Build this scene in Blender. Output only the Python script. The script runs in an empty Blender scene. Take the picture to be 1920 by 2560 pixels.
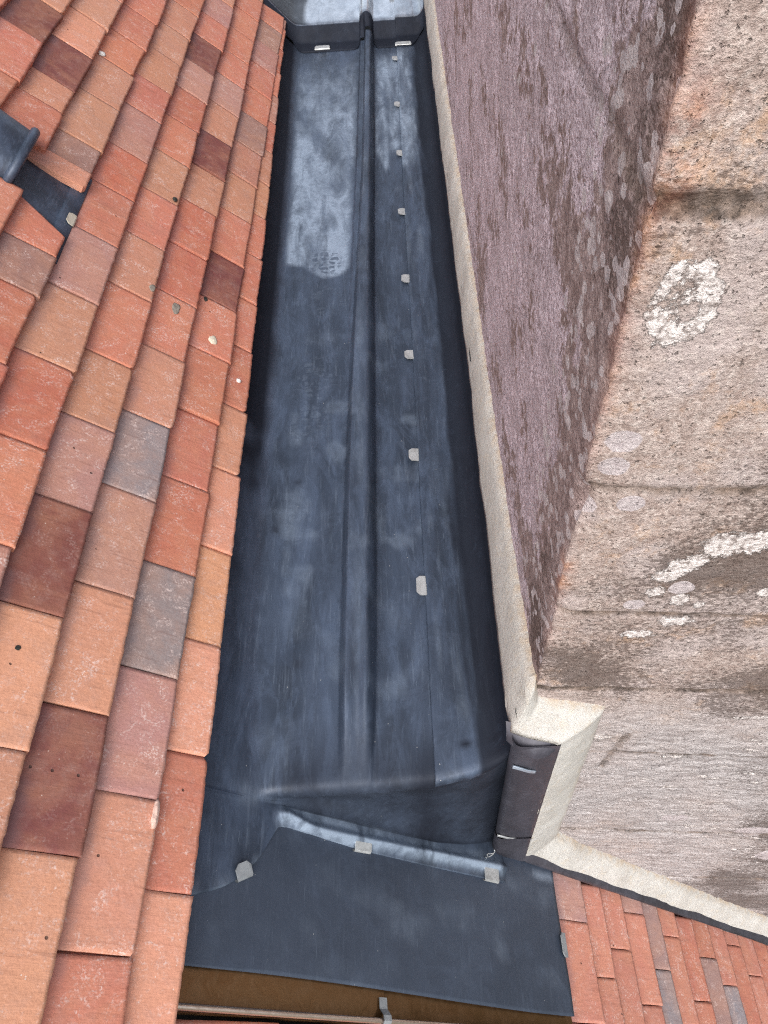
import bpy, math, random
import numpy as np
from mathutils import Vector, Matrix

# ------------------------------------------------------------------ camera, sky, sun, exposure
SC = bpy.context.scene
COL = SC.collection
cam_data = bpy.data.cameras.new("camera")
cam = bpy.data.objects.new("camera", cam_data)
COL.objects.link(cam)
RIGHT = (0.9982949, -0.02247496, -0.05387174)
DOWN = (-0.05114163, -0.78166597, -0.62159701)
FWD = (-0.02813934, 0.62329221, -0.78148256)
M = Matrix(((RIGHT[0], -DOWN[0], -FWD[0], 0.0), (RIGHT[1], -DOWN[1], -FWD[1], 0.0),
            (RIGHT[2], -DOWN[2], -FWD[2], 1.1), (0, 0, 0, 1)))
cam.matrix_world = M
cam_data.sensor_fit = 'VERTICAL'
cam_data.sensor_height = 36.0
cam_data.lens = 36.0 * 1885.83 / 2560.0
cam_data.clip_start = 0.02
cam_data.clip_end = 500
SC.camera = cam

SUN_EL, SUN_AZ = math.radians(48), math.radians(196)      # azimuth from +Y towards +X
W = bpy.data.worlds.new("World"); SC.world = W
W.use_nodes = True
nt = W.node_tree
sky = nt.nodes.new('ShaderNodeTexSky'); sky.sky_type = 'NISHITA'; sky.sun_disc = False
sky.sun_elevation = SUN_EL; sky.sun_rotation = SUN_AZ
sky.air_density = 1.0; sky.dust_density = 3.5; sky.ozone_density = 1.0
bg = nt.nodes['Background']; bg.inputs['Strength'].default_value = 0.15
# thin overcast: the blue of the clear sky is washed towards white
bw = nt.nodes.new('ShaderNodeRGBToBW'); mx = nt.nodes.new('ShaderNodeMix'); mx.data_type = 'RGBA'
mx.inputs[0].default_value = 0.62
nt.links.new(sky.outputs['Color'], bw.inputs['Color'])
nt.links.new(sky.outputs['Color'], mx.inputs[6]); nt.links.new(bw.outputs['Val'], mx.inputs[7])
nt.links.new(mx.outputs[2], bg.inputs['Color'])
sun_d = bpy.data.lights.new("sun", 'SUN'); sun_d.energy = 0.5; sun_d.angle = math.radians(60)
sun_d.color = (1.0, 0.95, 0.88)
sun = bpy.data.objects.new("sun", sun_d); COL.objects.link(sun)
sd = Vector((math.sin(SUN_AZ) * math.cos(SUN_EL), math.cos(SUN_AZ) * math.cos(SUN_EL), math.sin(SUN_EL)))
sun.rotation_euler = sd.to_track_quat('Z', 'Y').to_euler()
SC.view_settings.view_transform = 'Standard'
SC.view_settings.look = 'None'
SC.view_settings.gamma = 1.0
SC.view_settings.use_curve_mapping = False
SC.view_settings.exposure = 1.1
SC.cycles.max_bounces = 6
SC.cycles.use_denoising = False
SC.cycles.adaptive_threshold = 0.006
SC.cycles.filter_width = 1.15

# ------------------------------------------------------------------ numpy noise
rnd = random.Random(7)
_rs = np.random.RandomState(11)
_perm = _rs.permutation(512).astype(np.int64)
_grad = _rs.normal(size=(512, 3)); _grad /= np.linalg.norm(_grad, axis=1)[:, None]


def pnoise(p):
    p = np.asarray(p, float)
    i = np.floor(p).astype(np.int64); f = p - i
    u = f * f * f * (f * (f * 6 - 15) + 10)
    def g(dx, dy, dz):
        h = _perm[(i[..., 0] + dx) & 511]
        h = _perm[(h + i[..., 1] + dy) & 511]
        h = _perm[(h + i[..., 2] + dz) & 511]
        gr = _grad[h]
        return gr[..., 0] * (f[..., 0] - dx) + gr[..., 1] * (f[..., 1] - dy) + gr[..., 2] * (f[..., 2] - dz)
    l = lambda a, b, t: a + (b - a) * t
    x = [[l(g(0, b, c), g(1, b, c), u[..., 0]) for b in (0, 1)] for c in (0, 1)]
    y = [l(x[c][0], x[c][1], u[..., 1]) for c in (0, 1)]
    return l(y[0], y[1], u[..., 2]) * 1.5


def fbm(p, octaves=4, gain=0.5):
    p = np.asarray(p, float); a, s, t = 1.0, 0.0, 0.0
    for o in range(octaves):
        s = s + a * pnoise(p * (2.0 ** o) + 17.3 * o); t += a; a *= gain
    return s / t


def sstep(a, b, x):
    t = np.clip((x - a) / (b - a), 0, 1)
    return t * t * (3 - 2 * t)


def P3(x, y, z=0.0):
    x, y, z = np.broadcast_arrays(np.asarray(x, float), np.asarray(y, float), np.asarray(z, float))
    return np.stack([x, y, z], -1)

# ------------------------------------------------------------------ object helpers


def mesh_obj(name, verts, faces, mat, parent=None, smooth=True, attrs=None, loc=None):
    verts = np.asarray(verts, float).reshape(-1, 3)
    if loc is None and parent is not None:
        loc = parent_loc(parent)
        local = verts - np.array(loc)
        oloc = (0, 0, 0)
    elif loc is not None:
        local = verts - np.array(loc); oloc = loc
    else:
        local = verts; oloc = (0, 0, 0)
    me = bpy.data.meshes.new(name)
    me.from_pydata(local.tolist(), [], [tuple(int(k) for k in f) for f in faces])
    me.validate(clean_customdata=False)
    me.update()
    if smooth:
        me.polygons.foreach_set('use_smooth', [True] * len(me.polygons))
    if attrs:
        for k, v in attrs.items():
            at = me.attributes.new(k, 'FLOAT', 'POINT')
            at.data.foreach_set('value', np.asarray(v, np.float32).ravel())
    o = bpy.data.objects.new(name, me)
    if mat: me.materials.append(mat)
    o.location = oloc
    COL.objects.link(o)
    if parent is not None: o.parent = parent
    return o


def parent_loc(p):
    l = np.array(p.location)
    while p.parent is not None:
        p = p.parent; l = l + np.array(p.location)
    return tuple(l)


def empty(name, loc, label, cat, group=None):
    o = bpy.data.objects.new(name, None); o.empty_display_size = 0.05
    o.location = loc; COL.objects.link(o)
    o['label'] = label; o['category'] = cat
    if group: o['group'] = group
    return o


def tag(o, label, cat, group=None):
    o['label'] = label; o['category'] = cat
    if group: o['group'] = group
    return o


def grid_faces(nr, nc, off=0, flip=False):
    r, c = np.meshgrid(np.arange(nr - 1), np.arange(nc - 1), indexing='ij')
    a = (r * nc + c).ravel() + off
    f = np.stack([a, a + 1, a + nc + 1, a + nc], 1)
    return f[:, ::-1] if flip else f


class MB:
    def __init__(s): s.v = []; s.f = []; s.n = 0
    def add(s, v, f):
        v = np.asarray(v, float).reshape(-1, 3)
        s.v.append(v); s.f += [tuple(int(k) + s.n for k in q) for q in f]; s.n += len(v)
    def grid(s, P, flip=False):
        P = np.asarray(P); s.add(P.reshape(-1, 3), grid_faces(P.shape[0], P.shape[1], 0, flip))
    def tube(s, pts, rad, n=8, closed_ends=True):
        pts = np.asarray(pts, float); rad = np.broadcast_to(rad, len(pts))
        T = np.gradient(pts, axis=0); T /= np.linalg.norm(T, axis=1)[:, None] + 1e-12
        up = np.array([0.0, 0.0, 1.0]) if abs(T[0][2]) < .9 else np.array([1.0, 0, 0])
        V = []
        for p, t, r in zip(pts, T, rad):
            a = np.cross(up, t); a /= np.linalg.norm(a); b = np.cross(t, a)
            an = np.linspace(0, 2 * np.pi, n, endpoint=False)
            V.append(p + r * (np.cos(an)[:, None] * a + np.sin(an)[:, None] * b))
        V = np.array(V); m = len(pts); F = []
        for i in range(m - 1):
            for j in range(n):
                k = (j + 1) % n
                F.append((i * n + j, i * n + k, (i + 1) * n + k, (i + 1) * n + j))
        if closed_ends:
            F.append(tuple(range(n))[::-1]); F.append(tuple((m - 1) * n + j for j in range(n)))
        s.add(V.reshape(-1, 3), F)
    def obj(s, name, mat, parent=None, smooth=True, loc=None, attrs=None):
        return mesh_obj(name, np.concatenate(s.v), s.f, mat, parent, smooth, attrs, loc)

# ------------------------------------------------------------------ materials


class NB:
    """small node-tree builder"""
    def __init__(s, name):
        s.m = bpy.data.materials.new(name); s.m.use_nodes = True
        s.t = s.m.node_tree; s.b = s.t.nodes['Principled BSDF']
        s.pos = s.n('ShaderNodeNewGeometry').outputs['Position']
    def n(s, kind, **kw):
        x = s.t.nodes.new(kind)
        for k, v in kw.items(): setattr(x, k, v)
        return x
    def l(s, a, b): s.t.links.new(a, b)
    def set(s, sock, v):
        if hasattr(v, 'is_linked') or hasattr(v, 'links'): s.l(v, sock)
        else: sock.default_value = v
    def mapping(s, scale=(1, 1, 1), rot=(0, 0, 0), loc=(0, 0, 0), vec=None):
        m = s.n('ShaderNodeMapping'); s.l(vec or s.pos, m.inputs['Vector'])
        m.inputs['Scale'].default_value = scale; m.inputs['Rotation'].default_value = rot; m.inputs['Location'].default_value = loc
        return m.outputs[0]
    def noise(s, scale, detail=4, rough=0.55, vec=None, dist=0.0, color=False):
        x = s.n('ShaderNodeTexNoise'); s.l(vec or s.pos, x.inputs['Vector'])
        x.inputs['Scale'].default_value = scale; x.inputs['Detail'].default_value = detail
        x.inputs['Roughness'].default_value = rough; x.inputs['Distortion'].default_value = dist
        return x.outputs['Color' if color else 'Fac']
    def voro(s, scale, vec=None, feature='F1', rand=1.0):
        x = s.n('ShaderNodeTexVoronoi', feature=feature); s.l(vec or s.pos, x.inputs['Vector'])
        x.inputs['Scale'].default_value = scale; x.inputs['Randomness'].default_value = rand
        return x
    def ramp(s, fac, lo, hi, a=0.0, b=1.0):
        x = s.n('ShaderNodeMapRange'); x.interpolation_type = 'SMOOTHSTEP'
        s.set(x.inputs['Value'], fac)
        x.inputs['From Min'].default_value = lo; x.inputs['From Max'].default_value = hi
        x.inputs['To Min'].default_value = a; x.inputs['To Max'].default_value = b
        return x.outputs[0]
    def math(s, op, a, b=0.0, c=0.0):
        x = s.n('ShaderNodeMath', operation=op)
        s.set(x.inputs[0], a); s.set(x.inputs[1], b); s.set(x.inputs[2], c)
        return x.outputs[0]
    def mix(s, fac, a, b, blend='MIX'):
        x = s.n('ShaderNodeMix', data_type='RGBA', blend_type=blend)
        s.set(x.inputs[0], fac)
        for sock, v in ((x.inputs[6], a), (x.inputs[7], b)):
            if isinstance(v, tuple): sock.default_value = (v[0], v[1], v[2], 1)
            else: s.l(v, sock)
        return x.outputs[2]
    def attr(s, name):
        x = s.n('ShaderNodeAttribute'); x.attribute_name = name; return x.outputs['Fac']
    def bump(s, h, dist=0.002, strength=1.0, normal=None):
        x = s.n('ShaderNodeBump'); s.l(h, x.inputs['Height']); x.inputs['Distance'].default_value = dist
        x.inputs['Strength'].default_value = strength
        if normal: s.l(normal, x.inputs['Normal'])
        return x.outputs[0]
    def out(s, color=None, rough=None, normal=None, metallic=None, spec=None):
        for k, v in (('Base Color', color), ('Roughness', rough), ('Metallic', metallic), ('Specular IOR Level', spec)):
            if v is None: continue
            if isinstance(v, tuple): v = (v[0], v[1], v[2], 1)
            s.set(s.b.inputs[k], v)
        if normal: s.l(normal, s.b.inputs['Normal'])
        return s.m


def mat_lead(name, dark=(0.026, 0.036, 0.055), mid=(0.056, 0.077, 0.118), pale=(0.29, 0.36, 0.455), rough=0.46, attrs=True, streak=(14, 2.0, 12), metallic=.2, smear=.40, smap=(26, 7, 14)):
    b = NB(name)
    big = b.noise(1.0, 5, .6, b.mapping(streak), .6)
    blot = b.noise(14, 6, .65, None, 1.2)
    fine = b.noise(160, 3, .6)
    col = b.mix(b.ramp(big, .3, .7), dark, mid)
    sm = b.noise(1.0, 6, .7, b.mapping(smap, (0, 0, .25)), .6)
    col = b.mix(b.math('MULTIPLY', b.ramp(sm, .45, .70), smear), col, tuple(1.9 * c for c in mid))
    col = b.mix(b.math('MULTIPLY', b.ramp(blot, .5, .75), .30), col, tuple(1.6 * c for c in mid))
    # wiped edges: crisp-sided smudges of patination oil
    wp = b.noise(1.0, 6, .72, b.mapping((13, 5, 13), (0, 0, -.4), (3, 1, 2)), 1.1)
    col = b.mix(b.math('MULTIPLY', b.ramp(wp, .545, .575), smear * .45), col, tuple(1.75 * c for c in mid))
    wq = b.noise(1.0, 6, .72, b.mapping((9, 4, 9), (0, 0, .6), (7, 4, 1)), 1.4)
    col = b.mix(b.math('MULTIPLY', b.ramp(wq, .56, .60), smear * .6), col, dark)
    # long drag marks
    st = b.noise(1.0, 5, .75, b.mapping((150, 9, 110)))
    col = b.mix(b.math('MULTIPLY', b.ramp(st, .54, .68), .30 * smear), col, pale)
    # hair scratches at two angles
    for ang, sc, th in ((.5, (700, 22, 60), .715), (-.9, (600, 25, 60), .72), (1.5, (520, 24, 60), .725), (.1, (640, 26, 60), .725)):
        sn = b.noise(1.0, 2, .5, b.mapping(sc, (0, 0, ang)))
        col = b.mix(b.math('MULTIPLY', b.ramp(sn, th, th + .05), .10 + .3 * smear), col, pale)
    # small dust specks
    vo = b.voro(95); sp = b.ramp(vo.outputs['Distance'], .06, .09, 1, 0)
    sep = b.n('ShaderNodeSeparateColor'); b.l(vo.outputs['Color'], sep.inputs[0])
    sp = b.math('MULTIPLY', sp, b.ramp(sep.outputs[0], .93, .95))
    col = b.mix(b.math('MULTIPLY', sp, .7), col, (.5, .5, .48))
    r = b.ramp(blot, .3, .7, rough - .05, rough + .08)
    spec_in = .55
    if attrs:
        pa = b.attr('patina')
        sw = b.noise(1.0, 5, .62, b.mapping((24, 7, 16), (0, 0, -.75)), .7)
        sw2 = b.noise(55, 5, .65, None, 1.0)
        m = b.math('MULTIPLY', pa, b.ramp(sw, .28, .70, .15, 1.0))
        m = b.math('MINIMUM', b.math('MULTIPLY', m, b.ramp(sw2, .25, .7, .55, 1.0)), 1.0)
        col = b.mix(m, col, pale)
        r = b.math('ADD', r, b.math('MULTIPLY', m, -.05))
        bt = b.attr('boot')
        wob = b.n('ShaderNodeVectorMath', operation='ADD'); b.l(b.mapping((42, 52, 0)), wob.inputs[0])
        wsc = b.n('ShaderNodeVectorMath', operation='SCALE'); b.l(b.noise(40, 3, .6, color=True), wsc.inputs[0]); wsc.inputs['Scale'].default_value = .9
        b.l(wsc.outputs[0], wob.inputs[1])
        br = b.voro(1.0, wob.outputs[0], 'DISTANCE_TO_EDGE', .55)
        blk = b.math('MULTIPLY', b.ramp(br.outputs['Distance'], .10, .17), b.ramp(b.noise(60, 3, .6), .35, .55))
        tr = b.math('MULTIPLY', b.ramp(b.noise(30, 3, .6), .38, .62), blk)
        col = b.mix(b.math('MULTIPLY', b.math('MAXIMUM', b.math('MULTIPLY', bt, tr), 0.0), .22), col, pale)
        col = b.mix(b.math('MULTIPLY', b.math('MAXIMUM', b.math('MULTIPLY', bt, b.math('MULTIPLY', blk, -1.0)), 0.0), .75), col, mid)
        st2 = b.attr('stain_shade')  # real dark marks and painted-in shade share this mask
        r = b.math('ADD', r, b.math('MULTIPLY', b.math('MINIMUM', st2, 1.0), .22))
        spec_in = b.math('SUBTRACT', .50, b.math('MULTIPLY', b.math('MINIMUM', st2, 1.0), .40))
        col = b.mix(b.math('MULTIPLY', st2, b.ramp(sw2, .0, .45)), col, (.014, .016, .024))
    h = b.math('ADD', b.math('MULTIPLY', blot, .7), b.math('MULTIPLY', b.noise(1.0, 3, .5, b.mapping((60, 12, 60))), .5))
    h = b.math('ADD', h, b.math('MULTIPLY', fine, .06))
    return b.out(col, r, b.bump(h, .0022, .55), metallic=metallic, spec=spec_in)


def mat_tile():
    b = NB("clay_tile")
    oi = b.n('ShaderNodeObjectInfo')
    base = oi.outputs['Color']
    tc = b.n('ShaderNodeTexCoord').outputs['Object']
    off = b.n('ShaderNodeVectorMath', operation='ADD'); b.l(tc, off.inputs[0])
    rv = b.n('ShaderNodeCombineXYZ')
    for i in range(3): b.l(b.math('MULTIPLY', oi.outputs['Random'], (37., 91., 13.)[i]), rv.inputs[i])
    b.l(rv.outputs[0], off.inputs[1])
    v = off.outputs[0]
    big = b.noise(11, 4, .6, v, .8)
    drag = b.noise(1.0, 4, .65, b.mapping((14, 120, 60), vec=v))      # drag lines along the tile's length (local x)
    fine = b.noise(240, 4, .7, v)
    mid = b.noise(55, 5, .65, v)
    col = b.mix(b.ramp(big, .32, .68, 0, .55), base, b.mix(.55, base, (.66, .33, .19)))
    col = b.mix(b.ramp(mid, .45, .75, 0, .40), col, b.mix(.55, base, (.50, .33, .28)))
    col = b.mix(b.ramp(drag, .56, .70, 0, .38), col, b.mix(.7, base, (.16, .06, .04)))
    col = b.mix(b.ramp(fine, .30, .62, .20, 0), col, (.20, .08, .05))
    # kiln bloom: pale salts in patches, smoky patches
    bloom = b.math('MULTIPLY', b.ramp(b.noise(26, 6, .7, v, 1.5), .46, .70), b.ramp(b.noise(330, 3, .6, v), .46, .64))
    bwb = b.n('ShaderNodeRGBToBW'); b.l(base, bwb.inputs[0])
    bloom = b.math('MULTIPLY', bloom, b.ramp(bwb.outputs[0], .08, .30, .25, 1))
    col = b.mix(b.math('MULTIPLY', bloom, .75), col, (.84, .68, .62))
    smoke = b.ramp(b.noise(9, 3, .5, v, .4), .58, .78, 0, .35)
    col = b.mix(smoke, col, b.mix(.5, base, (.20, .17, .17)))
    sx = b.n('ShaderNodeSeparateXYZ'); b.l(tc, sx.inputs[0])
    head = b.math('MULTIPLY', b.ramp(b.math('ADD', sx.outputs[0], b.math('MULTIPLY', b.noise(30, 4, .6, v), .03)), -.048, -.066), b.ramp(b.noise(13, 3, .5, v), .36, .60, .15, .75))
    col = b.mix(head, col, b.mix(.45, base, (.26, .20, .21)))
    vo = b.voro(210, v); sep = b.n('ShaderNodeSeparateColor'); b.l(vo.outputs['Color'], sep.inputs[0])
    grit = b.math('MULTIPLY', b.ramp(vo.outputs['Distance'], .12, .2, 1, 0), b.ramp(sep.outputs[0], .90, .93))
    grit = b.math('MULTIPLY', grit, b.ramp(big, .4, .6))
    col = b.mix(b.math('MULTIPLY', grit, .75), col, (.82, .70, .62))
    vd = b.voro(60, v); sp2 = b.n('ShaderNodeSeparateColor'); b.l(vd.outputs['Color'], sp2.inputs[0])
    pit = b.math('MULTIPLY', b.ramp(vd.outputs['Distance'], .07, .13, 1, 0), b.ramp(sp2.outputs[1], .95, .96))
    col = b.mix(b.math('MULTIPLY', pit, .8), col, (.05, .035, .03))
    h = b.math('ADD', b.math('MULTIPLY', fine, .35), b.math('MULTIPLY', mid, .6))
    h = b.math('ADD', h, b.math('MULTIPLY', drag, .5))
    h = b.math('SUBTRACT', h, b.math('MULTIPLY', pit, 1.2))
    return b.out(col, .82, b.bump(h, .0016, .9), spec=.28)


def mat_stone():
    b = NB("lichened_stone")
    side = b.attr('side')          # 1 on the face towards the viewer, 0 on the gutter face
    low = b.attr('low')            # weather staining, stronger low on the side face
    vw = b.n('ShaderNodeVectorMath', operation='ADD'); b.l(b.pos, vw.inputs[0])
    wn = b.n('ShaderNodeVectorMath', operation='SCALE'); b.l(b.noise(9, 3, .5, color=True), wn.inputs[0]); wn.inputs['Scale'].default_value = .035
    b.l(wn.outputs[0], vw.inputs[1]); v = vw.outputs[0]
    big = b.noise(8, 5, .6, v); mid = b.noise(48, 6, .70, v); fine = b.noise(190, 5, .7)
    lay = b.noise(1.0, 6, .75, b.mapping((30, 30, 110), vec=v))
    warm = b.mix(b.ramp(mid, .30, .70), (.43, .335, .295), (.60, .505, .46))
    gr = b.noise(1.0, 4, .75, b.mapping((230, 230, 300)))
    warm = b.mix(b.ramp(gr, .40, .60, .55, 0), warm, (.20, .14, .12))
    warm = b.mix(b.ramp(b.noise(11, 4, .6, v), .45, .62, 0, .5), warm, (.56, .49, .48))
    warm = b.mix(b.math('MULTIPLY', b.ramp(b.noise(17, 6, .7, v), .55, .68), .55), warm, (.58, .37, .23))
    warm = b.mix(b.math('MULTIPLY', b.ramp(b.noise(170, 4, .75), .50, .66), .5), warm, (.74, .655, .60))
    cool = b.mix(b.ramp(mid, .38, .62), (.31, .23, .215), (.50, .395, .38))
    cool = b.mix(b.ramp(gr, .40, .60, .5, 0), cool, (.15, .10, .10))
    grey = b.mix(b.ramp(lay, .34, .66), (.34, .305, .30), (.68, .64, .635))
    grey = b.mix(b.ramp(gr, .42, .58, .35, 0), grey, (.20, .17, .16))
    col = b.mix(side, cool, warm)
    col = b.mix(b.math('MULTIPLY', low, b.ramp(big, .2, .6, .5, 1)), col, grey)
    # pale lilac crust: broad on the gutter face
    cr = b.attr('crust')
    crm = b.ramp(b.math('ADD', b.math('MULTIPLY', mid, .9), b.math('MULTIPLY', cr, .75)), .66, .74)
    crust_col = b.mix(b.ramp(gr, .40, .56), (.36, .275, .30), (.86, .745, .82))
    crust_col = b.mix(b.ramp(b.noise(22, 4, .65), .40, .62, .55, 0), crust_col, (.40, .33, .35))
    col = b.mix(b.math('MULTIPLY', crm, .85), col, crust_col)
    # brown-black algae specks in drifts
    dk = b.attr('dark')
    d1 = b.math('ADD', b.math('MULTIPLY', b.noise(1.0, 5, .78, b.mapping((150, 150, 230))), .75), b.math('MULTIPLY', b.math('ADD', big, dk), .33))
    dm = b.ramp(d1, .610, .73)
    d2 = b.ramp(b.math('ADD', b.math('MULTIPLY', b.noise(1.0, 5, .72, b.mapping((75, 75, 140))), .8), b.math('MULTIPLY', dk, .30)), .60, .76)
    col = b.mix(b.math('MULTIPLY', b.math('MAXIMUM', dm, d2), .72), col, (.085, .060, .050))
    pits = b.ramp(b.noise(260, 3, .6), .62, .70)
    col = b.mix(b.math('MULTIPLY', pits, .5), col, (.05, .04, .035))
    # white rosette lichens
    li = b.attr('lichen')
    lm = b.ramp(b.math('ADD', li, b.math('MULTIPLY', b.math('SUBTRACT', b.noise(150, 6, .8), .5), 1.5)), .46, .56)
    lcol = b.mix(b.ramp(b.noise(170, 4, .7), .33, .6), (.30, .25, .23), (.86, .80, .77))
    col = b.mix(b.math('MULTIPLY', lm, .95), col, lcol)
    # smooth grey-lilac discs
    ds = b.attr('disc')
    dmk = b.ramp(b.math('ADD', ds, b.math('MULTIPLY', b.math('SUBTRACT', mid, .5), .35)), .46, .52)
    col = b.mix(b.math('MULTIPLY', dmk, .9), col, b.mix(b.ramp(fine, .3, .7), (.45, .39, .40), (.66, .60, .60)))
    # bed joints: old dark mortar; rust bloom along the arris
    jt = b.attr('joint')
    jcol = b.mix(b.ramp(mid, .35, .65), (.045, .035, .028), (.27, .20, .16))
    col = b.mix(b.math('MULTIPLY', jt, b.ramp(b.noise(28, 4, .6), .3, .6, .35, 1)), col, jcol)
    ru = b.attr('rust')
    col = b.mix(b.math('MULTIPLY', ru, b.ramp(b.noise(24, 5, .65), .36, .60)), col, b.mix(b.ramp(mid, .4, .6), (.34, .10, .055), (.66, .30, .15)))
    h = b.math('ADD', b.math('MULTIPLY', mid, .55), b.math('MULTIPLY', fine, .35))
    h = b.math('ADD', h, b.math('MULTIPLY', lm, .25))
    h = b.math('SUBTRACT', h, b.math('MULTIPLY', pits, .3))
    h = b.math('ADD', h, b.math('MULTIPLY', lay, b.math('MULTIPLY', low, .35)))
    h = b.math('ADD', h, b.math('MULTIPLY', gr, .35))
    return b.out(col, .9, b.bump(h, .0065, 1.0), spec=.2)


def mat_mortar():
    b = NB("lime_mortar")
    big = b.noise(16, 4, .6); fine = b.noise(420, 3, .7); mid = b.noise(75, 4, .6)
    col = b.mix(b.ramp(big, .3, .7), (.47, .455, .42), (.57, .56, .525))
    col = b.mix(b.ramp(mid, .5, .72, 0, .35), col, (.58, .49, .36))
    col = b.mix(b.ramp(fine, .52, .66, 0, .5), col, (.30, .25, .20))
    ed = b.attr('edge')
    col = b.mix(b.math('MULTIPLY', ed, b.ramp(mid, .3, .6)), col, (.47, .33, .20))
    h = b.math('ADD', b.math('MULTIPLY', fine, .35), b.math('MULTIPLY', mid, .6))
    return b.out(col, .92, b.bump(h, .0034, 1.0), spec=.2)


def mat_metal(name, col, rough, metallic=.8, blot=(.5, .5, .5), amt=.3, bump=.0005):
    b = NB(name)
    n1 = b.noise(45, 5, .65, None, .8); n2 = b.noise(1.0, 4, .6, b.mapping((200, 40, 200)))
    c = b.mix(b.math('MULTIPLY', b.ramp(n1, .4, .7), amt), col, blot)
    c = b.mix(b.math('MULTIPLY', b.ramp(n2, .55, .75), amt * .7), c, tuple(min(1, x * 1.6 + .04) for x in blot))
    return b.out(c, b.ramp(n1, .3, .7, rough - .08, rough + .1), b.bump(n1, bump, .6), metallic=metallic)


def mat_plain(name, col, rough=.9, sc=40, var=.3):
    b = NB(name)
    n1 = b.noise(sc, 5, .65)
    c = b.mix(b.ramp(n1, .3, .7), tuple(x * (1 - var) for x in col), tuple(min(1, x * (1 + var)) for x in col))
    return b.out(c, rough, b.bump(n1, .002, .6))


LEAD = mat_lead("lead_sheet")
LEAD_APRON = mat_lead('lead_apron_sheet', dark=(.038, .050, .074), mid=(.052, .069, .102), streak=(4, 3, 4), smear=.16, smap=(9, 8, 9), rough=.5)
LEAD_WET = mat_lead('lead_wet_sheet', dark=(.22, .25, .29), mid=(.42, .47, .53), pale=(.78, .84, .90), rough=.26, metallic=.7)
LEAD_SMALL = mat_lead("lead_flashing", attrs=False, streak=(20, 20, 3))
LEAD_BROWN = mat_lead("lead_dull_flashing", dark=(.034, .032, .040), mid=(.055, .054, .068), pale=(.2, .22, .26), attrs=False, streak=(20, 20, 3), rough=.5)
LEAD_BRIGHT = mat_lead("lead_burnished", dark=(.20, .24, .29), mid=(.30, .35, .41), pale=(.60, .64, .68), rough=.36, streak=(12, 12, 12))
TILE = mat_tile(); STONE = mat_stone(); MORTAR = mat_mortar()
CLIP = mat_metal("zinc_clip", (.58, .60, .60), .45, .45, (.30, .30, .29), .7)
CLIP_DULL = mat_metal('dull_clip', (.36, .385, .40), .5, .35, (.20, .21, .22), .6)
COPPER = mat_metal("brown_copper", (.19, .10, .042), .22, .7, (.26, .16, .09), .16)
COPPER_RIM = mat_metal("copper_rim", (.62, .50, .42), .28, .85, (.30, .20, .14), .35)
DECK = mat_plain("roof_felt", (.03, .028, .027), .95)
EARTH = mat_plain("ground_earth", (.10, .10, .06), .95, .6)
CRUMB = mat_plain("mortar_crumb", (.72, .66, .52), .95, 160, .2)
CRUMB_PINK = mat_plain("mortar_smear", (.66, .46, .38), .95, 160, .25)
SOIL = mat_plain("dark_moss", (.035, .035, .03), .95, 200, .5)
WHITE = mat_plain("bird_lime", (.78, .78, .75), .8, 120, .12)
GREYCRUST = mat_plain("grey_smear", (.27, .24, .20), .95, 150, .3)

# ------------------------------------------------------------------ setting
TH = math.radians(47); TT = math.tan(TH)
FOLD_X = -.242
D = np.array([math.cos(TH), 0, -math.sin(TH)]); UP = -D
NRM = np.array([math.sin(TH), 0, math.cos(TH)])
S = lambda x: -TT * (np.asarray(x, float) - FOLD_X)


def spos(x, y, h=0.0):
    """point on the roof slope (lead plane), h above it"""
    return np.array([x, y, float(S(x))]) + NRM * h


g = mesh_obj('ground', [(-60, -60, -7), (60, -60, -7), (60, 60, -7), (-60, 60, -7)], [(0, 1, 2, 3)], EARTH)
g['kind'] = 'structure'
mb = MB()
xs = np.linspace(-2.2, 1.9, 3); ys = np.linspace(-2.2, 4.6, 3)
mb.grid([[spos(x, y, -.075) for y in ys] for x in xs], flip=True)
mb.grid([[spos(x, y, -.19) for y in ys] for x in xs])
o = mb.obj('roof_slope', DECK, smooth=False); o['kind'] = 'structure'

# ------------------------------------------------------------------ stone chimney and its mortar
ROT = math.radians(4.0)
SD = np.array([math.cos(ROT), -math.sin(ROT), 0.0])            # along the side face
SN = np.array([-math.sin(ROT), -math.cos(ROT), 0.0])           # outward from the side face
CORNER = np.array([.156, .425, 0.0])
wallx = lambda y: .153 + .0085 * np.clip(np.asarray(y, float) - .6, 0, None) - .0 * np.asarray(y, float)
GN = np.array([-1.0, 0.0, 0.0])


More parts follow.
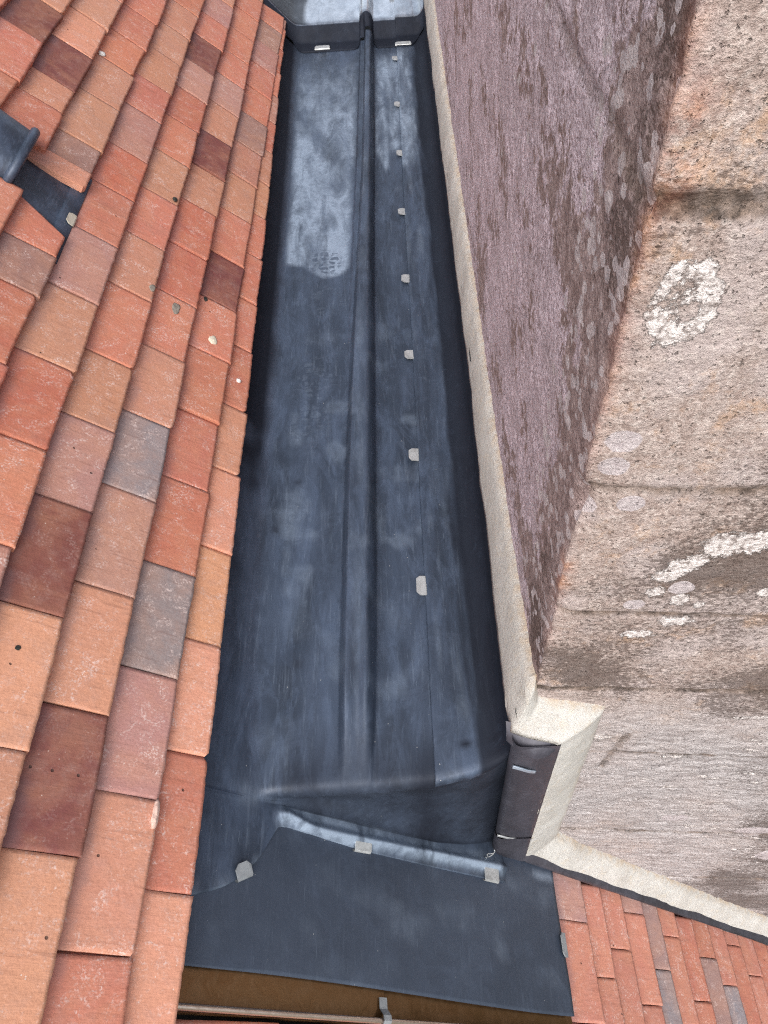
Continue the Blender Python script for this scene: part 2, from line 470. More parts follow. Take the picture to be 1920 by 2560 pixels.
def build_stone():
    wy = np.concatenate([np.linspace(4.3, 2.7, 60)[:-1], np.linspace(2.7, 1.2, 190)[:-1], np.linspace(1.2, .425, 170)])
    sx = np.concatenate([np.linspace(0, .82, 205)[1:], np.linspace(.82, 1.7, 60)[1:]])
    nl, ns = len(wy), len(sx)
    px = np.concatenate([wallx(wy) + (CORNER[0] - .153) * sstep(.8, .42, wy), CORNER[0] + SD[0] * sx])
    py = np.concatenate([wy, CORNER[1] + SD[1] * sx])
    sp = np.concatenate([wy - .425, -sx])                       # signed path: >0 on gutter face
    t = (np.arange(nl + ns) >= nl).astype(float)
    w = sstep(.012, -.012, sp)                                  # rounded arris normal blend
    nx = GN[0] * (1 - w) + SN[0] * w; ny = GN[1] * (1 - w) + SN[1] * w
    ln = np.hypot(nx, ny); nx /= ln; ny /= ln
    zs = np.concatenate([np.linspace(-2.3, -1.3, 30)[:-1], np.linspace(-1.3, 1.0, 480)[:-1], np.linspace(1.0, 1.55, 40)])
    X, Z = np.meshgrid(px, zs); Y, _ = np.meshgrid(py, zs)
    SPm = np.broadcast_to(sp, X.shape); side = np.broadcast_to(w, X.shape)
    p = P3(X, Y, Z)
    n = .0018 * fbm(p * 8, 3, .5) + .0026 * fbm(p * np.array([45, 45, 55]), 3, .6)
    lowm = side * sstep(.22, -.02, Z + .05 * fbm(p * 4, 3))
    n += lowm * .0022 * fbm(p * np.array([14, 14, 60.]), 2, .5)
    joint = np.zeros_like(X); groove = np.zeros_like(X)
    for zj, wd, dp in ((.848, .009, .004), (.583, .0045, .0025), (.373, .0032, .003), (.186, .0045, .0035), (1.15, .008, .008), (-.03, .003, .002), (-.42, .006, .006), (-.75, .006, .006), (-1.1, .006, .006)):
        zz = zj + .005 * pnoise(P3(SPm * 7, zj * 9, 3.3)) + .002 * pnoise(P3(SPm * 40, zj * 5, 1.1))
        zz = zz - .0 * Z
        d = np.abs(Z - zz)
        k = np.where(SPm > 0, .45 if zj > .8 else .12, 1.0)
        joint = np.maximum(joint, k * sstep(wd * 1.5, wd * .7, d)); groove = np.maximum(groove, k * dp * sstep(wd * 1.2, wd * .5, d))
    # short upright joints on the side face
    for s0, z0, z1, lean in ((.33, .20, .30, .35), (.13, -.09, .04, .12), (.42, .6, .84, .0)):
        d = np.abs(-SPm - s0 - lean * (Z - z0)) + 99 * (1 - side)
        zmask = sstep(z0 - .01, z0, Z) * sstep(z1 + .01, z1, Z)
        joint = np.maximum(joint, .8 * zmask * sstep(.008, .003, d)); groove = np.maximum(groove, .003 * zmask * sstep(.007, .003, d))
    n -= groove
    # chipped, worn arris
    ar = np.exp(-(SPm / .012) ** 2)
    chip = .002 + .005 * np.clip(fbm(P3(Z * 24, 0 * Z, 5.5), 3), -.2, 1)
    for zc, rr, dd in ((.565, .022, .016), (.70, .010, .005), (.376, .008, .004), (.848, .010, .004), (.33, .012, .005)):
        chip = chip + dd * np.exp(-((Z - zc) / rr) ** 2)
    n = n - ar * chip
    V = p + np.stack([nx * n, ny * n, 0 * n], -1)
    # surface growth masks
    ell = lambda cz, cs, rz, rs: np.hypot((Z - cz) / rz, (-SPm - cs) / rs)
    lich = np.zeros_like(X); disc = np.zeros_like(X)
    q = ell(.777, .038, .030, .020); q = q + .32 * fbm(p * 55, 3)
    lich = np.maximum(lich, .95 * np.where(q < .88, .50 + .50 * np.exp(-((q - .88) / .26) ** 2), np.exp(-((q - .88) / .40) ** 2)) * (.66 + .5 * sstep(0, .4, fbm(p * 40, 2) + .2)))
    for cz, cs, rz, rs in ((.502, .145, .020, .020), (.508, .170, .018, .020), (.466, .114, .014, .016), (.478, .128, .012, .012), (.449, .104, .010, .014),
                           (.420, .100, .011, .010), (.405, .128, .012, .010), (.395, .15, .006, .007), (.360, .135, .010, .02), (.33, .10, .009, .02), (.42, .21, .008, .008),
                           (.36, .26, .010, .016), (.44, .25, .008, .02)):
        lich = np.maximum(lich, 1.0 * np.exp(-(ell(cz, cs, rz, rs)) ** 2 * .75))
    rs_ = np.random.RandomState(5)
    PN2 = fbm(p * 120, 2)
    for i in range(420):                                            # small white lichens low on the side face
        cs = rs_.uniform(.10, .95); cz = rs_.uniform(-1.15 * cs, .16)
        if cs < .30 and rs_.rand() < .8: continue
        r = rs_.uniform(.0035, .010) * (2.0 if rs_.rand() < .12 else 1)
        lich = np.maximum(lich, rs_.uniform(.7, 1.0) * np.exp(-(ell(cz, cs, r * .62, r * rs_.uniform(1.0, 2.0)) * (1 + 1.1 * PN2)) ** 2))
    for cz, cs, rr in ((.646, .024, .013), (.615, .022, .012), (.565, .046, .0115), (.556, .006, .011), (.428, .124, .012), (.395, .083, .010), (-.33, .30, .02), (-.40, .46, .03), (-.55, .55, .035)):
        disc = np.maximum(disc, np.exp(-(ell(cz, cs, rr, rr * 1.15)) ** 2 * .75))
    rs_ = np.random.RandomState(9)
    for i in range(380):                                            # grey discs on the gutter face
        yy = .428 + (rs_.uniform(0, 1) ** 1.2 * .15 if i < 300 else rs_.uniform(.1, 1.2)); zz = rs_.uniform(.24, 1.0)
        r = rs_.uniform(.0025, .0085)
        disc = np.maximum(disc, rs_.uniform(.75, 1) * np.exp(-(((Z - zz) / r) ** 2 + ((SPm + .425 - yy) / (r * 1.1)) ** 2) * .75) * (SPm > 0))
    crust = (1 - side) * (.30 + .16 * sstep(.10, .18, SPm) + .66 * fbm(p * np.array([6., 4.5, 9.]) + 4.0, 4, .6)) * sstep(.055, .100, SPm + .06 * fbm(p * np.array([14, 14, 9]), 3))
    crust = np.clip(crust, 0, 1.2)
    dark = .25 + .9 * fbm(p * 5.5, 3) - .5 * (1 - side) * sstep(.06, .12, SPm) + .12 * (1 - side) * sstep(.09, .03, SPm) + lowm * (.72 * sstep(.22, .6, -SPm) - .55) + side * .25 * sstep(.5, .15, Z) * sstep(.12, .25, Z) + side * .15 * sstep(.30, .55, -SPm) + .12 * side * np.exp(-((Z - .87) / .03) ** 2) - .45 * side * sstep(.86, .9, Z)
    rust = np.exp(-(np.maximum(SPm * .8, -SPm * 1.0) / .010) ** 2) * sstep(.25, .40, Z) * sstep(1.4, .8, Z) * np.clip(.22 + 1.1 * fbm(P3(Z * 6, 0 * Z, 2.0), 2), .06, .6)
    rust = np.maximum(rust, .9 * np.exp(-((Z - .885) / .03) ** 2 - ((-SPm - .012) / .012) ** 2))
    F = grid_faces(len(zs), nl + ns)
    Vs = V.reshape(-1, 3)
    attrs = dict(side=side, low=lowm, crust=crust, dark=dark, lichen=lich, disc=disc, joint=joint, rust=rust)
    # close the block: back edges and a flat top
    n0 = len(Vs); top = zs[-1]; bot = zs[0]
    far = Vs[0].copy(); e0 = V[0, 0]; e1 = V[0, -1]
    ex = np.array([[1.86, 4.3, bot], [1.86, 4.3, top]])
    Vall = np.concatenate([Vs, ex]); F = [tuple(f) for f in F]
    nc = nl + ns
    lt = (len(zs) - 1) * nc
    F.append((n0, n0 + 1, lt, 0)); F.append((nc - 1, lt + nc - 1, n0 + 1, n0))
    F.append(tuple(range(lt, lt + nc)) + (n0 + 1,))
    for k in attrs: attrs[k] = np.concatenate([np.asarray(attrs[k], float).ravel(), [0, 0]])
    return Vall, F, attrs


chim = empty('stone_chimney', (.156, .425, -.5), 'large weathered stone chimney stack with lichen and pale mortar at its foot', 'chimney')
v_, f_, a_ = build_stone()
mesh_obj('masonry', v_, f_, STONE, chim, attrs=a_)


def polyline_resample(P, step):
    P = np.asarray(P, float); L = np.concatenate([[0], np.cumsum(np.linalg.norm(np.diff(P, axis=0), axis=1))])
    return P, L


def build_mortar():
    rise = lambda y: .024 * np.clip(np.asarray(y) - .37, 0, None)
    st = []   # (outer, inner) stations
    def leg(o0, i0, o1, i1, n):
        for k in range(n):
            t = k / n
            st.append((np.array(o0) * (1 - t) + np.array(o1) * t, np.array(i0) * (1 - t) + np.array(i1) * t))
    wy = [4.2, 3.0, 2.1, 1.2, .76, .5, .425]
    ow = lambda y: np.array([float(wallx(y)) - .022 - .006 * float(sstep(.9, .45, y)), y, .113 + float(rise(y))])
    iw = lambda y: np.array([float(wallx(y)) + (CORNER[0] - .153) * float(sstep(.8, .42, y)) + .0, y, .207 + float(rise(y))])
    for a, b in zip(wy[:-1], wy[1:]):
        oa, ob = ow(a), ow(b)
        if b == .425: ob = np.array([.126, .400, .113])
        leg(oa, iw(a), ob, iw(b), max(4, int((a - b) / .012)))
    co = np.array([.126, .400, .113]); ci = iw(.425)
    bl_o = np.array([.186, .379, .113]); bl_i = np.array([.258, .418, .139])
    m_o = co + np.array([.012, -.006, 0]); m_i = np.array([.1635, .4245, .168])
    leg(co, ci, m_o, m_i, 8); leg(m_o, m_i, bl_o, bl_i, 24)
    # the top edge of the block runs level from the corner: a wide landing
    dn_o = np.array([.193, .3785, -.465]); dn_i = np.array([.268, .417, -.434])
    leg(bl_o, bl_i, dn_o, dn_i, 110)
    sl = [(np.array([.522, .356, -.822]), np.array([.505, .401, -.712])), (np.array([.913, .328, -1.263]), np.array([.878, .375, -1.115])),
          (np.array([1.60, .280, -2.0]), np.array([1.565, .326, -1.85]))]
    k2 = (np.array([.318, .370, -.590]), np.array([.318, .414, -.508]))
    leg(dn_o, dn_i, k2[0], k2[1], 40); leg(k2[0], k2[1], sl[0][0], sl[0][1], 60); leg(sl[0][0], sl[0][1], sl[1][0], sl[1][1], 110)
    leg(sl[1][0], sl[1][1], sl[2][0], sl[2][1], 110); st.append(sl[2])
    O = np.array([a for a, b in st]); I = np.array([b for a, b in st])
    m = len(O); nc = 9
    # wavering edges
    ii = np.arange(m)
    tang = np.gradient(I, axis=0); tang /= np.linalg.norm(tang, axis=1)[:, None]
    wid = I - O; wl = np.linalg.norm(wid, axis=1)[:, None]
    I = I + wid / wl * (.004 * fbm(I * 14, 3))[:, None]
    rows = []
    edge = []
    ncen = np.where((np.arange(m) < m * .0)[:, None], 0, 0)
    for c in range(nc):
        t = c / (nc - 1)
        q = O * (1 - t) + I * t
        nn = np.where((q[:, 1] > .43)[:, None], np.array([-.9, 0, .3]), np.array([-.1, -.9, .25]))
        bul = .006 * math.sin(math.pi * t)
        q = q + nn * (.002 + bul + .0055 * fbm(q * 9, 3) + .0008 * fbm(q * 40, 2))[:, None] if t < 1 else q - nn * .012
        rows.append(q); edge.append(np.full(m, sstep(.82, 1.0, t)))
    # outer lip back to the wall
    back = np.where((O[:, 1] > .43)[:, None], O + np.array([.05, 0, .012]), O + np.array([.03, .09, .03]))
    G = np.stack([back] + rows, 1)       # (m, nc+1, 3)
    E_ = np.stack([np.zeros(m)] + edge, 1)
    return G, E_


G_, E_ = build_mortar()
mesh_obj('mortar_fillet', G_.reshape(-1, 3), grid_faces(G_.shape[0], G_.shape[1], 0, True), MORTAR, chim, attrs=dict(edge=E_))

# ------------------------------------------------------------------ lead gutter
interp = lambda pts: (lambda x, a=np.array(pts, float): np.interp(x, a[:, 0], a[:, 1]))
foldX = interp([(0, -.242), (.42, -.244), (.60, -.262), (1.0, -.270), (1.5, -.276), (1.95, -.279), (2.9, -.298), (4.2, -.325)])
rollLX = interp([(0, -.122), (.56, -.118), (.85, -.114), (1.3, -.106), (1.65, -.099), (2.2, -.085), (2.95, -.072), (4.2, -.055)])
rollRX = interp([(0, -.069), (.40, -.068), (.56, -.060), (.9, -.055), (1.35, -.050), (2.0, -.040), (2.95, -.027), (4.2, -.012)])
seamX = interp([(0, .022), (.37, .023), (.5, .024), (.72, .027), (1.02, .030), (1.35, .034), (1.87, .038), (2.77, .050), (3.3, .056), (4.2, .066)])
wallfX = lambda y: wallx(y) - .026
zs = lambda y: .024 * np.clip(np.asarray(y, float) - .37, 0, None)
nosY = interp([(-.4, .362), (-.284, .364), (-.24, .365), (-.167, .368), (-.068, .370), (.024, .374), (.077, .384), (.114, .397), (.145, .412), (.2, .43)])
edgeY = interp([(-.40, .20), (-.33, .214), (-.296, .222), (-.268, .235), (-.248, .252), (-.227, .282), (-.213, .316), (-.207, .330), (-.195, .332), (-.095, .324), (.021, .324), (.154, .326), (.2, .327)])


def roll_h(x, y, amp=1.0, hh=.042):
    l, r = rollLX(y), rollRX(y)
    t = (x - r) / (l - r)
    k = sstep(.36, .54, y)                       # dies away into the step
    flare = sstep(2.2, .9, y)
    rise = np.sqrt(np.clip(1 - (1 - np.clip((t + .02) / .30, 0, 1)) ** 2, 0, 1))
    fall = 1 - sstep(.50 + .26 * flare, .78 + .26 * flare, t)
    shoulder = .22 * (1 - .9 * flare) * (1 - sstep(.94, 1.10 + .05 * flare, t))
    h = hh * (np.maximum(rise * fall, shoulder * rise))
    twin = 1 - .22 * sstep(.75, .45, y) * np.exp(-((t - .45) / .2) ** 2)
    return amp * h * k * twin


def roll_h_plain(x, y):
    l, r = rollLX(y), rollRX(y); c = (l + r) / 2; w = (r - l) / 2 * 1.05
    return .032 * np.sqrt(np.clip(1 - ((x - c) / w) ** 2, 0, 1))


def smax(a, b, k=.012):
    return .5 * (a + b + np.sqrt((a - b) ** 2 + k * k)) - .15 * k


def build_sole(y1, ymin_face=True, z0=0.0, plain_roll=False, ys=None):
    """one sheet of the sole: rows run along the gutter, then over the step and out to the lapped toe"""
    if ys is None:
        ys = np.concatenate([np.linspace(y1, 1.6, 130)[:-1], np.linspace(1.6, .395, 170)])
    cols = [(-.12, 14), (0, 26), (1, 24), (2, 26), (3, 14)]
    def xrow(y):
        a = [foldX(y) - .13, foldX(y), rollLX(y) - .012, rollRX(y) + .004, wallfX(y) + .022]
        c = np.concatenate([np.linspace(a[0], a[1], 14)[:-1], np.linspace(a[1], a[2], 26)[:-1], np.linspace(a[2], a[3], 40)[:-1], np.linspace(a[3], a[4], 34)])
        return c
    rows = []
    for y in ys:
        x = xrow(y); yy = np.full_like(x, y)
        if ymin_face: yy = np.where(y < .55, nosY(x) + .014 + (y - .395) * (.55 - nosY(x) - .014) / (.55 - .395), y)
        z = zs(yy) + z0 + 0 * x
        slope = TT * (foldX(yy) - x) + zs(yy) + z0
        z = smax(z, slope)
        z = z + (roll_h_plain(x, yy) if plain_roll else roll_h(x, yy))
        q = P3(x, yy, 0)
        lim = sstep(-.0, -.004, x - seamX(yy) + .002)
        z = z + .0016 * fbm(q * np.array([7, 3.5, 1]), 3) + .0006 * fbm(q * np.array([40, 14, 1]), 2)
        rows.append(P3(x, yy, z))
    R = np.array(rows)
    return R


def add_face(R):
    """continue the near end of the sole over the nosing, down the step and along the toe"""
    last = R[-1]; x = last[:, 0]; zt = last[:, 2]
    Sx = S(x) + .0045 * sstep(-.262, -.222, x)
    drop = np.clip(zt - Sx, 0, None)
    Yn = nosY(x)
    rows = []
    rr = np.minimum(.030, drop * .45)
    kq = sstep(-.262, -.222, x)
    for a in np.linspace(.2, 1.0, 7) * (math.pi / 2):
        y = Yn + .014 - rr * np.sin(a) - (.014 - rr) * (a / (math.pi / 2)); z = zt - rr * (1 - np.cos(a))
        rows.append(P3(x, y, z))
    zl = zt - rr
    for t in np.linspace(0, 1, 22)[1:]:
        hollow = .014 * np.sin(np.pi * t) * sstep(.01, .10, drop)
        y = Yn + hollow - .006 * t + .003 * t * pnoise(P3(x * 9, t * 3, 1.0))
        rows.append(P3(x, y, zl + (Sx - zl) * t))
    ye = edgeY(x)
    yb = Yn - .006
    xm = sstep(-.215, -.200, x)
    yc = .3465 + .006 * np.sin(x * 9) - .003 + .01 * sstep(-.16, -.2, x)
    for t in np.linspace(0, 1, 34)[1:]:
        y = yb + (ye - yb) * t
        Sx = S(x) + .0045 * (kq + (1 - kq) * t)
        bead = .013 * np.exp(-((y - yc) / .0085) ** 2) * xm * (1 + .18 * pnoise(P3(x * 22, 0, 2)))
        fl = .0012 * fbm(P3(x * 20, y * 30, 4), 2)
        z = Sx + (bead + fl) / math.cos(TH)
        q = P3(x, y, Sx) + NRM * (bead + fl)[:, None] * np.array([.6, 0, 1.0])
        rows.append(q)
    # sheet edge turned down on to the apron
    q = rows[-1] - NRM * .0055; rows.append(q)
    return np.concatenate([R, np.array(rows)], 0)


R1 = build_sole(2.93)
nsole = len(R1)
R1 = add_face(R1)
X, Y, Z = R1[..., 0], R1[..., 1], R1[..., 2]
q = P3(X, Y, 0)
n1 = fbm(q * 12, 3); n2 = fbm(q * np.array([30, 8, 1]), 3)
onsole = np.zeros(R1.shape[:2]); onsole[:nsole] = 1
# wiped patination oil: bright panel between the fold and the roll, ended square by the cloth
pat = 1.35 * sstep(foldX(Y) + .008, foldX(Y) + .020, X + .006 * n1) * sstep(rollLX(Y) + .000, rollLX(Y) - .022, X + .006 * n1) \
    * sstep(1.640, 1.665, Y + .03 * n1 + .05 * np.cos((X + .15) * 26) ** 2 * 0 + .055 * np.exp(-((X + .155) / .05) ** 2)) * sstep(2.9, 2.45, Y + .1 * n1)
dark_cross = 1 - .65 * np.exp(-((Y - 2.25 + 2.2 * (X + .19)) / .09) ** 2) - .5 * np.exp(-(((Y - 2.02) / .05) ** 2 + ((X + .17) / .03) ** 2))
pat = pat * np.clip(dark_cross, .1, 1) * (1 - .35 * sstep(2.25, 2.5, Y))
n3 = fbm(q * np.array([60, 4, 1]) + 5, 3)
pat = np.maximum(pat, onsole * 1.5 * sstep(rollRX(Y) + .002, rollRX(Y) + .010, X) * sstep(2.15, 2.22, Y + .03 * n3 + .10 * np.exp(-((X + .005) / .012) ** 2)) * sstep(2.86, 2.76, Y) * np.clip(.55 + 1.1 * n3, 0, 1))
pat = np.maximum(pat, .22 * sstep(.1, .5, n1) * onsole)
pat = np.maximum(pat, .30 * onsole * sstep(.05, .3, n1 + .3 * n2) * sstep(.5, .8, Y) * sstep(1.4, 1.0, Y) * sstep(foldX(Y) + .02, foldX(Y) + .05, X))
# rubbed nosing, bead and corner
rowi = np.arange(len(R1))[:, None] + 0 * X
nos = np.exp(-((rowi - nsole - 0) / 4.0) ** 2)
pat = np.maximum(pat, .75 * sstep(len(R1) - 9, len(R1) - 2, rowi) * sstep(-.19, -.215, X) * np.clip(.5 + 2 * n2, 0, 1))
pat = np.maximum(pat, .10 * nos * sstep(-.2, -.1, X) * np.clip(.6 + 1.5 * n2, 0, 1))
toe = (rowi > nsole + 27).astype(float)
bead_m = toe * sstep(-.214, -.202, X) * sstep(.150, .140, X)
ycen = .350 + .004 * np.sin(X * 9)
pat = np.maximum(pat, bead_m * (2.0 * np.exp(-((Y - ycen + .004) / .012) ** 2) + .5 * sstep(-.02, -.12, X) + .15))
pat = np.maximum(pat, .8 * np.exp(-(((X + .235 - (.36 - Y) * .8) / .022) ** 2 + ((Y - .352) / .022) ** 2)) * np.clip(.4 + 2 * n2, 0, 1))
# bright rubbed roll crown far up
pat = np.maximum(pat, .30 * onsole * np.exp(-((X - (rollLX(Y) + rollRX(Y)) / 2) / .014) ** 2) * np.clip(.3 + 1.5 * n2, 0, 1))
boot = np.zeros_like(X)
for bx, by, rx, ry, a in ((-.166, 1.655, .042, .055, -1.0), (-.176, 1.24, .045, .075, .55), (-.186, 1.10, .045, .06, .5), (-.205, 2.36, .025, .05, .5), (-.17, 1.5, .05, .06, .35), (-.20, .85, .03, .05, .35)):
    boot = boot + (a * sstep(1.1, .8, np.hypot((X - bx) / rx, (Y - by) / ry)))
boot = np.clip(boot, -1, 1)
stain_shade = np.zeros_like(X)
for bx, by, r, a in ((-.205, .95, .007, .6), (-.185, .57, .008, .5), (-.24, .84, .008, .6), (.075, .42, .008, .6)):
    stain_shade = np.maximum(stain_shade, a * np.exp(-(((X - bx) / r) ** 2 + ((Y - by) / (r * .8)) ** 2)))
stain_shade = np.maximum(stain_shade, .9 * sstep(nsole - 16, nsole + 2, rowi) * (rowi < nsole + 30) * sstep(-.22, -.17, X) * np.clip(.75 + .8 * n1, 0, 1))  # shade of the step hollow painted on, dulling the nosing highlight
stain_shade = np.maximum(stain_shade, .9 * sstep(foldX(Y) + .006 + .008 * n2, foldX(Y) - .010 + .008 * n2, X) * sstep(.86, 1.05, Y + .22 * n2 + .15 * n1))  # dark oil brush marks, with the shade under the eave painted in
stain_shade = np.maximum(stain_shade, .75 * sstep(.55, .95, fbm(q * np.array([26, 9, 1]) + 3, 3) * 1.6 + .5 * sstep(foldX(Y) + .02, foldX(Y) - .05, X)) * sstep(.6, .9, Y) * sstep(foldX(Y) + .03, foldX(Y) - .0, X))

gut = empty('lead_gutter', (-.1, .4, 0), 'long dark lead box gutter with central roll and clipped seam, ending in a step', 'gutter', 'lead gutter bays')
mesh_obj('sole_sheet', R1.reshape(-1, 3), grid_faces(R1.shape[0], R1.shape[1]), LEAD, gut, attrs=dict(patina=pat, boot=boot, stain_shade=stain_shade))


def build_cover(y0, y1, z0=0.0, nose=True, ny=240):
    ys = np.linspace(y1, y0, ny) ** 1.0
    rows = []
    for y in ys:
        s, wf = float(seamX(y)), float(wallfX(y)) + .004
        rad = .034
        prof = [(s, -.0034), (s + .0003, .0012), (s + .0016, .0022)]
        prof += [(x, .0022 - .0006 * min(1.0, (x - s) / .03)) for x in np.linspace(s + .006, wf - rad, 20)]
        prof += [(wf - rad + rad * math.sin(a), .0016 + rad * (1 - math.cos(a))) for a in np.linspace(0, math.pi / 2, 12)[1:]]
        prof += [(wf + .002 * t, .0016 + rad + t * .105) for t in (.3, .6, 1.0)]
        pr = np.array(prof)
        yy = np.full(len(pr), y)
        if nose: yy = np.where(y < .55, nosY(pr[:, 0]) + .012 + (y - y0) * (.55 - nosY(pr[:, 0]) - .012) / (.55 - y0), y)
        z = pr[:, 1] + zs(yy) + z0 + .0028
        # keep off the sole below: follow its gentle waves
        w_ = P3(pr[:, 0], yy, 0)
        amp = sstep(s - .001, s + .004, pr[:, 0])
        z = z + .0016 * fbm(w_ * np.array([7, 3.5, 1]), 3) + .0006 * fbm(w_ * np.array([40, 14, 1]), 2)
        z = z + amp * .0018 * np.clip(fbm(P3(pr[:, 0] * 9, yy * 2.2, 7.7), 3) + .2, 0, 1)
        rows.append(P3(pr[:, 0], yy, z))
    if nose:
        last = rows[-1]
        for a in np.linspace(.3, 1.0, 5) * (math.pi / 2):
            l2 = last.copy(); l2[:, 1] = last[:, 1] - .013 * math.sin(a) - .003; l2[:, 2] = last[:, 2] - .013 * (1 - math.cos(a))
            rows.append(l2)
        l3 = rows[-1].copy(); l3[:, 2] -= .004; rows.append(l3)
    return np.array(rows)


def clip_mesh(w=.034, l=.026, th=.0019, ch=.006):
    """folded sheet clip: tab lies along -x, fold at x=0 hooks down over the sheet edge"""
    out = [(0, -w / 2), (0, w / 2), (-l + ch, w / 2), (-l, w / 2 - ch), (-l, -w / 2 + ch), (-l + ch, -w / 2)]
    mb = MB()
    tilt = lambda x: .0008 + .0 * x + .0016 * (x / l) ** 2
    top = [(x, y, tilt(x) + th) for x, y in out]; bot = [(x, y, tilt(x)) for x, y in out]
    n = len(out)
    mb.add(top + bot, [tuple(range(n)), tuple(range(2 * n - 1, n - 1, -1))] + [(i + n, (i + 1) % n + n, (i + 1) % n, i) for i in range(n)])
    # rolled fold
    an = np.linspace(math.pi / 2, -math.pi / 2, 6); r = .0030
    P = np.array([[(r * math.cos(a) * .9, y, r * math.sin(a) + th - r) for y in (-w / 2, w / 2)] for a in an])
    mb.grid(P)
    P2 = P.copy(); P2[..., 0] -= .0012
    mb.grid(P2, flip=True)
    return mb


def split_mat(o, ncol, row0, mat):
    o.data.materials.append(mat)
    for pl in o.data.polygons:
        if min(pl.vertices) // ncol >= row0: pl.material_index = 1
    return o


def place_clip(parent, p, ang=0.0, nrm=(0, 0, 1), w=.034, l=.026, name='clip', mat=None, roll=0.0):
    mb = clip_mesh(w, l)
    v = np.concatenate(mb.v)
    n = np.array(nrm, float); n /= np.linalg.norm(n)
    ax = np.array([math.cos(ang), math.sin(ang), 0.0]); ax -= n * (ax @ n); ax /= np.linalg.norm(ax)
    ay = np.cross(n, ax)
    if roll:
        ax2 = ax * math.cos(roll) + n * math.sin(roll); n = np.cross(ax2, ay); ax = ax2
    v = np.array(p) + v[:, :1] * ax + v[:, 1:2] * ay + v[:, 2:3] * n
    return mesh_obj(name, v, mb.f, mat or CLIP, parent, smooth=False)


R2 = build_cover(.386, 2.93)
X, Y = R2[..., 0], R2[..., 1]; q = P3(X, Y, 0)
n1 = fbm(q * 12, 3); n2 = fbm(q * np.array([42, 5, 1]), 3)
cp = 1.7 * sstep(2.06, 2.12, Y + .03 * n1) * sstep(2.88, 2.78, Y) * sstep(.094, .084, X + .01 * n1) * np.clip(.55 + .9 * n2, 0, 1)
cp = np.maximum(cp, .26 * sstep(.0, .4, n2 + .3 * n1) * sstep(.118, .09, X))
cst = .9 * np.exp(-(((X - .072) / .012) ** 2 + ((Y - .425) / .006) ** 2)) + .85 * sstep(.0, .5, fbm(q * np.array([40, 3, 1]), 3) * .9 + 1.4 * (X - wallfX(Y) + .052) / .05) * sstep(wallfX(Y) - .085, wallfX(Y) - .04, X)  # a spot and oil streaks, plus painted shade on the wall-side curve
cover = mesh_obj('cover_flashing', R2.reshape(-1, 3), grid_faces(R2.shape[0], R2.shape[1]), LEAD, gut, attrs=dict(patina=cp, boot=0 * X, stain_shade=cst))
for (cy, w, l) in ((.702, .038, .016), (.999, .031, .019), (1.289, .028, .019), (1.56, .030, .018), (1.848, .029, .018), (2.15, .030, .016), (2.447, .030, .017), (2.775, .030, .018)):
    place_clip(cover, (float(seamX(cy)) + .0015, cy, float(zs(cy)) + .0035), rnd.uniform(-.05, .06), w=w, l=l, name='clip', roll=-.04)

# right part of the sole under the cover, beside the roll, carries pale drips too: done by the cover's own patina

# ---- upper bay beyond the drip
DZ = .052
gut2 = empty('lead_gutter', (-.07, 3.0, .06), 'pale shiny upper bay of the lead gutter above the cross step', 'gutter', 'lead gutter bays')
ysu = np.linspace(4.2, 3.0, 70)
R3 = build_sole(4.2, ymin_face=False, z0=DZ, plain_roll=True, ys=ysu)


def drip_rows(R, x_lo=None, lap=.075):
    last = R[-1]; x = last[:, 0]; rows = []
    mid = (foldX(2.95) + rollLX(2.95)) / 2
    l, r = rollLX(2.9), rollRX(2.9)
    onroll = np.exp(-(((x - (l + r) / 2)) / .026) ** 4)
    endy = 2.88 + .085 * onroll + .11 * sstep(-.27, -.345, x) + .08 * sstep(.10, .16, x)
    slope = TT * (foldX(2.9) - x)
    zlow = smax(zs(2.9) + 0 * x, slope + zs(2.9)) + roll_h(x, 2.9 + 0 * x, 1.05) + .005
    for t in np.linspace(0, 1, 30)[1:]:
        y = 2.985 + (endy - 2.985) * t
        zt = last[:, 2]
        f = sstep(0, .55, t) if t < .55 else 1.0
        y = np.where(t < .55, 2.985 - .05 * t / .55 * .9, 2.94 + (endy - 2.94) * (t - .55) / .45)
        z = zt + (zlow + .024 * (y - 2.9) - zt) * f
        rows.append(P3(x, y, z))
    e = rows[-1].copy(); e[:, 2] -= .005; rows.append(e)
    return np.concatenate([R, np.array(rows)], 0), len(R)


R3, k3 = drip_rows(R3)
X, Y = R3[..., 0], R3[..., 1]; q = P3(X, Y, 0); n1 = fbm(q * 9, 3)
ri = np.arange(len(R3))[:, None] + 0 * X
up = (ri < k3 + 1).astype(float)
pt = 1.0 * up * sstep(foldX(Y) - .005 - .10 * (3.25 - Y) * 0, foldX(Y) + .02, X + .01 * n1) * sstep(3.0 - .02, 3.02, Y + .0)
pt = np.maximum(pt, .0)
st3 = np.maximum(.85 * (ri > k3 + 1), .85 * up * sstep(foldX(Y) + .050, foldX(Y) + .028, X + .012 * n1))  # dark tone painted on the drip face and the pan's left margin
split_mat(mesh_obj('sole_sheet', R3.reshape(-1, 3), grid_faces(R3.shape[0], R3.shape[1]), LEAD_WET, gut2, attrs=dict(patina=pt, boot=0 * X, stain_shade=st3)), R3.shape[1], k3 + 1, LEAD)
R4 = build_cover(3.0, 4.2, DZ, nose=False, ny=60)
last = R4[-1]; rows = []
for t in np.linspace(0, 1, 24)[1:]:
    l2 = last.copy()
    f = float(sstep(0, .55, t)) if t < .55 else 1.0
    l2[:, 1] = 2.985 - .045 * t / .55 if t < .55 else 2.94 - .075 * (t - .55) / .45 + .10 * sstep(.10, .155, last[:, 0]) * (t - .55) / .45
    l2[:, 2] = last[:, 2] - (DZ - .0045) * f - .0024 * t
    rows.append(l2)
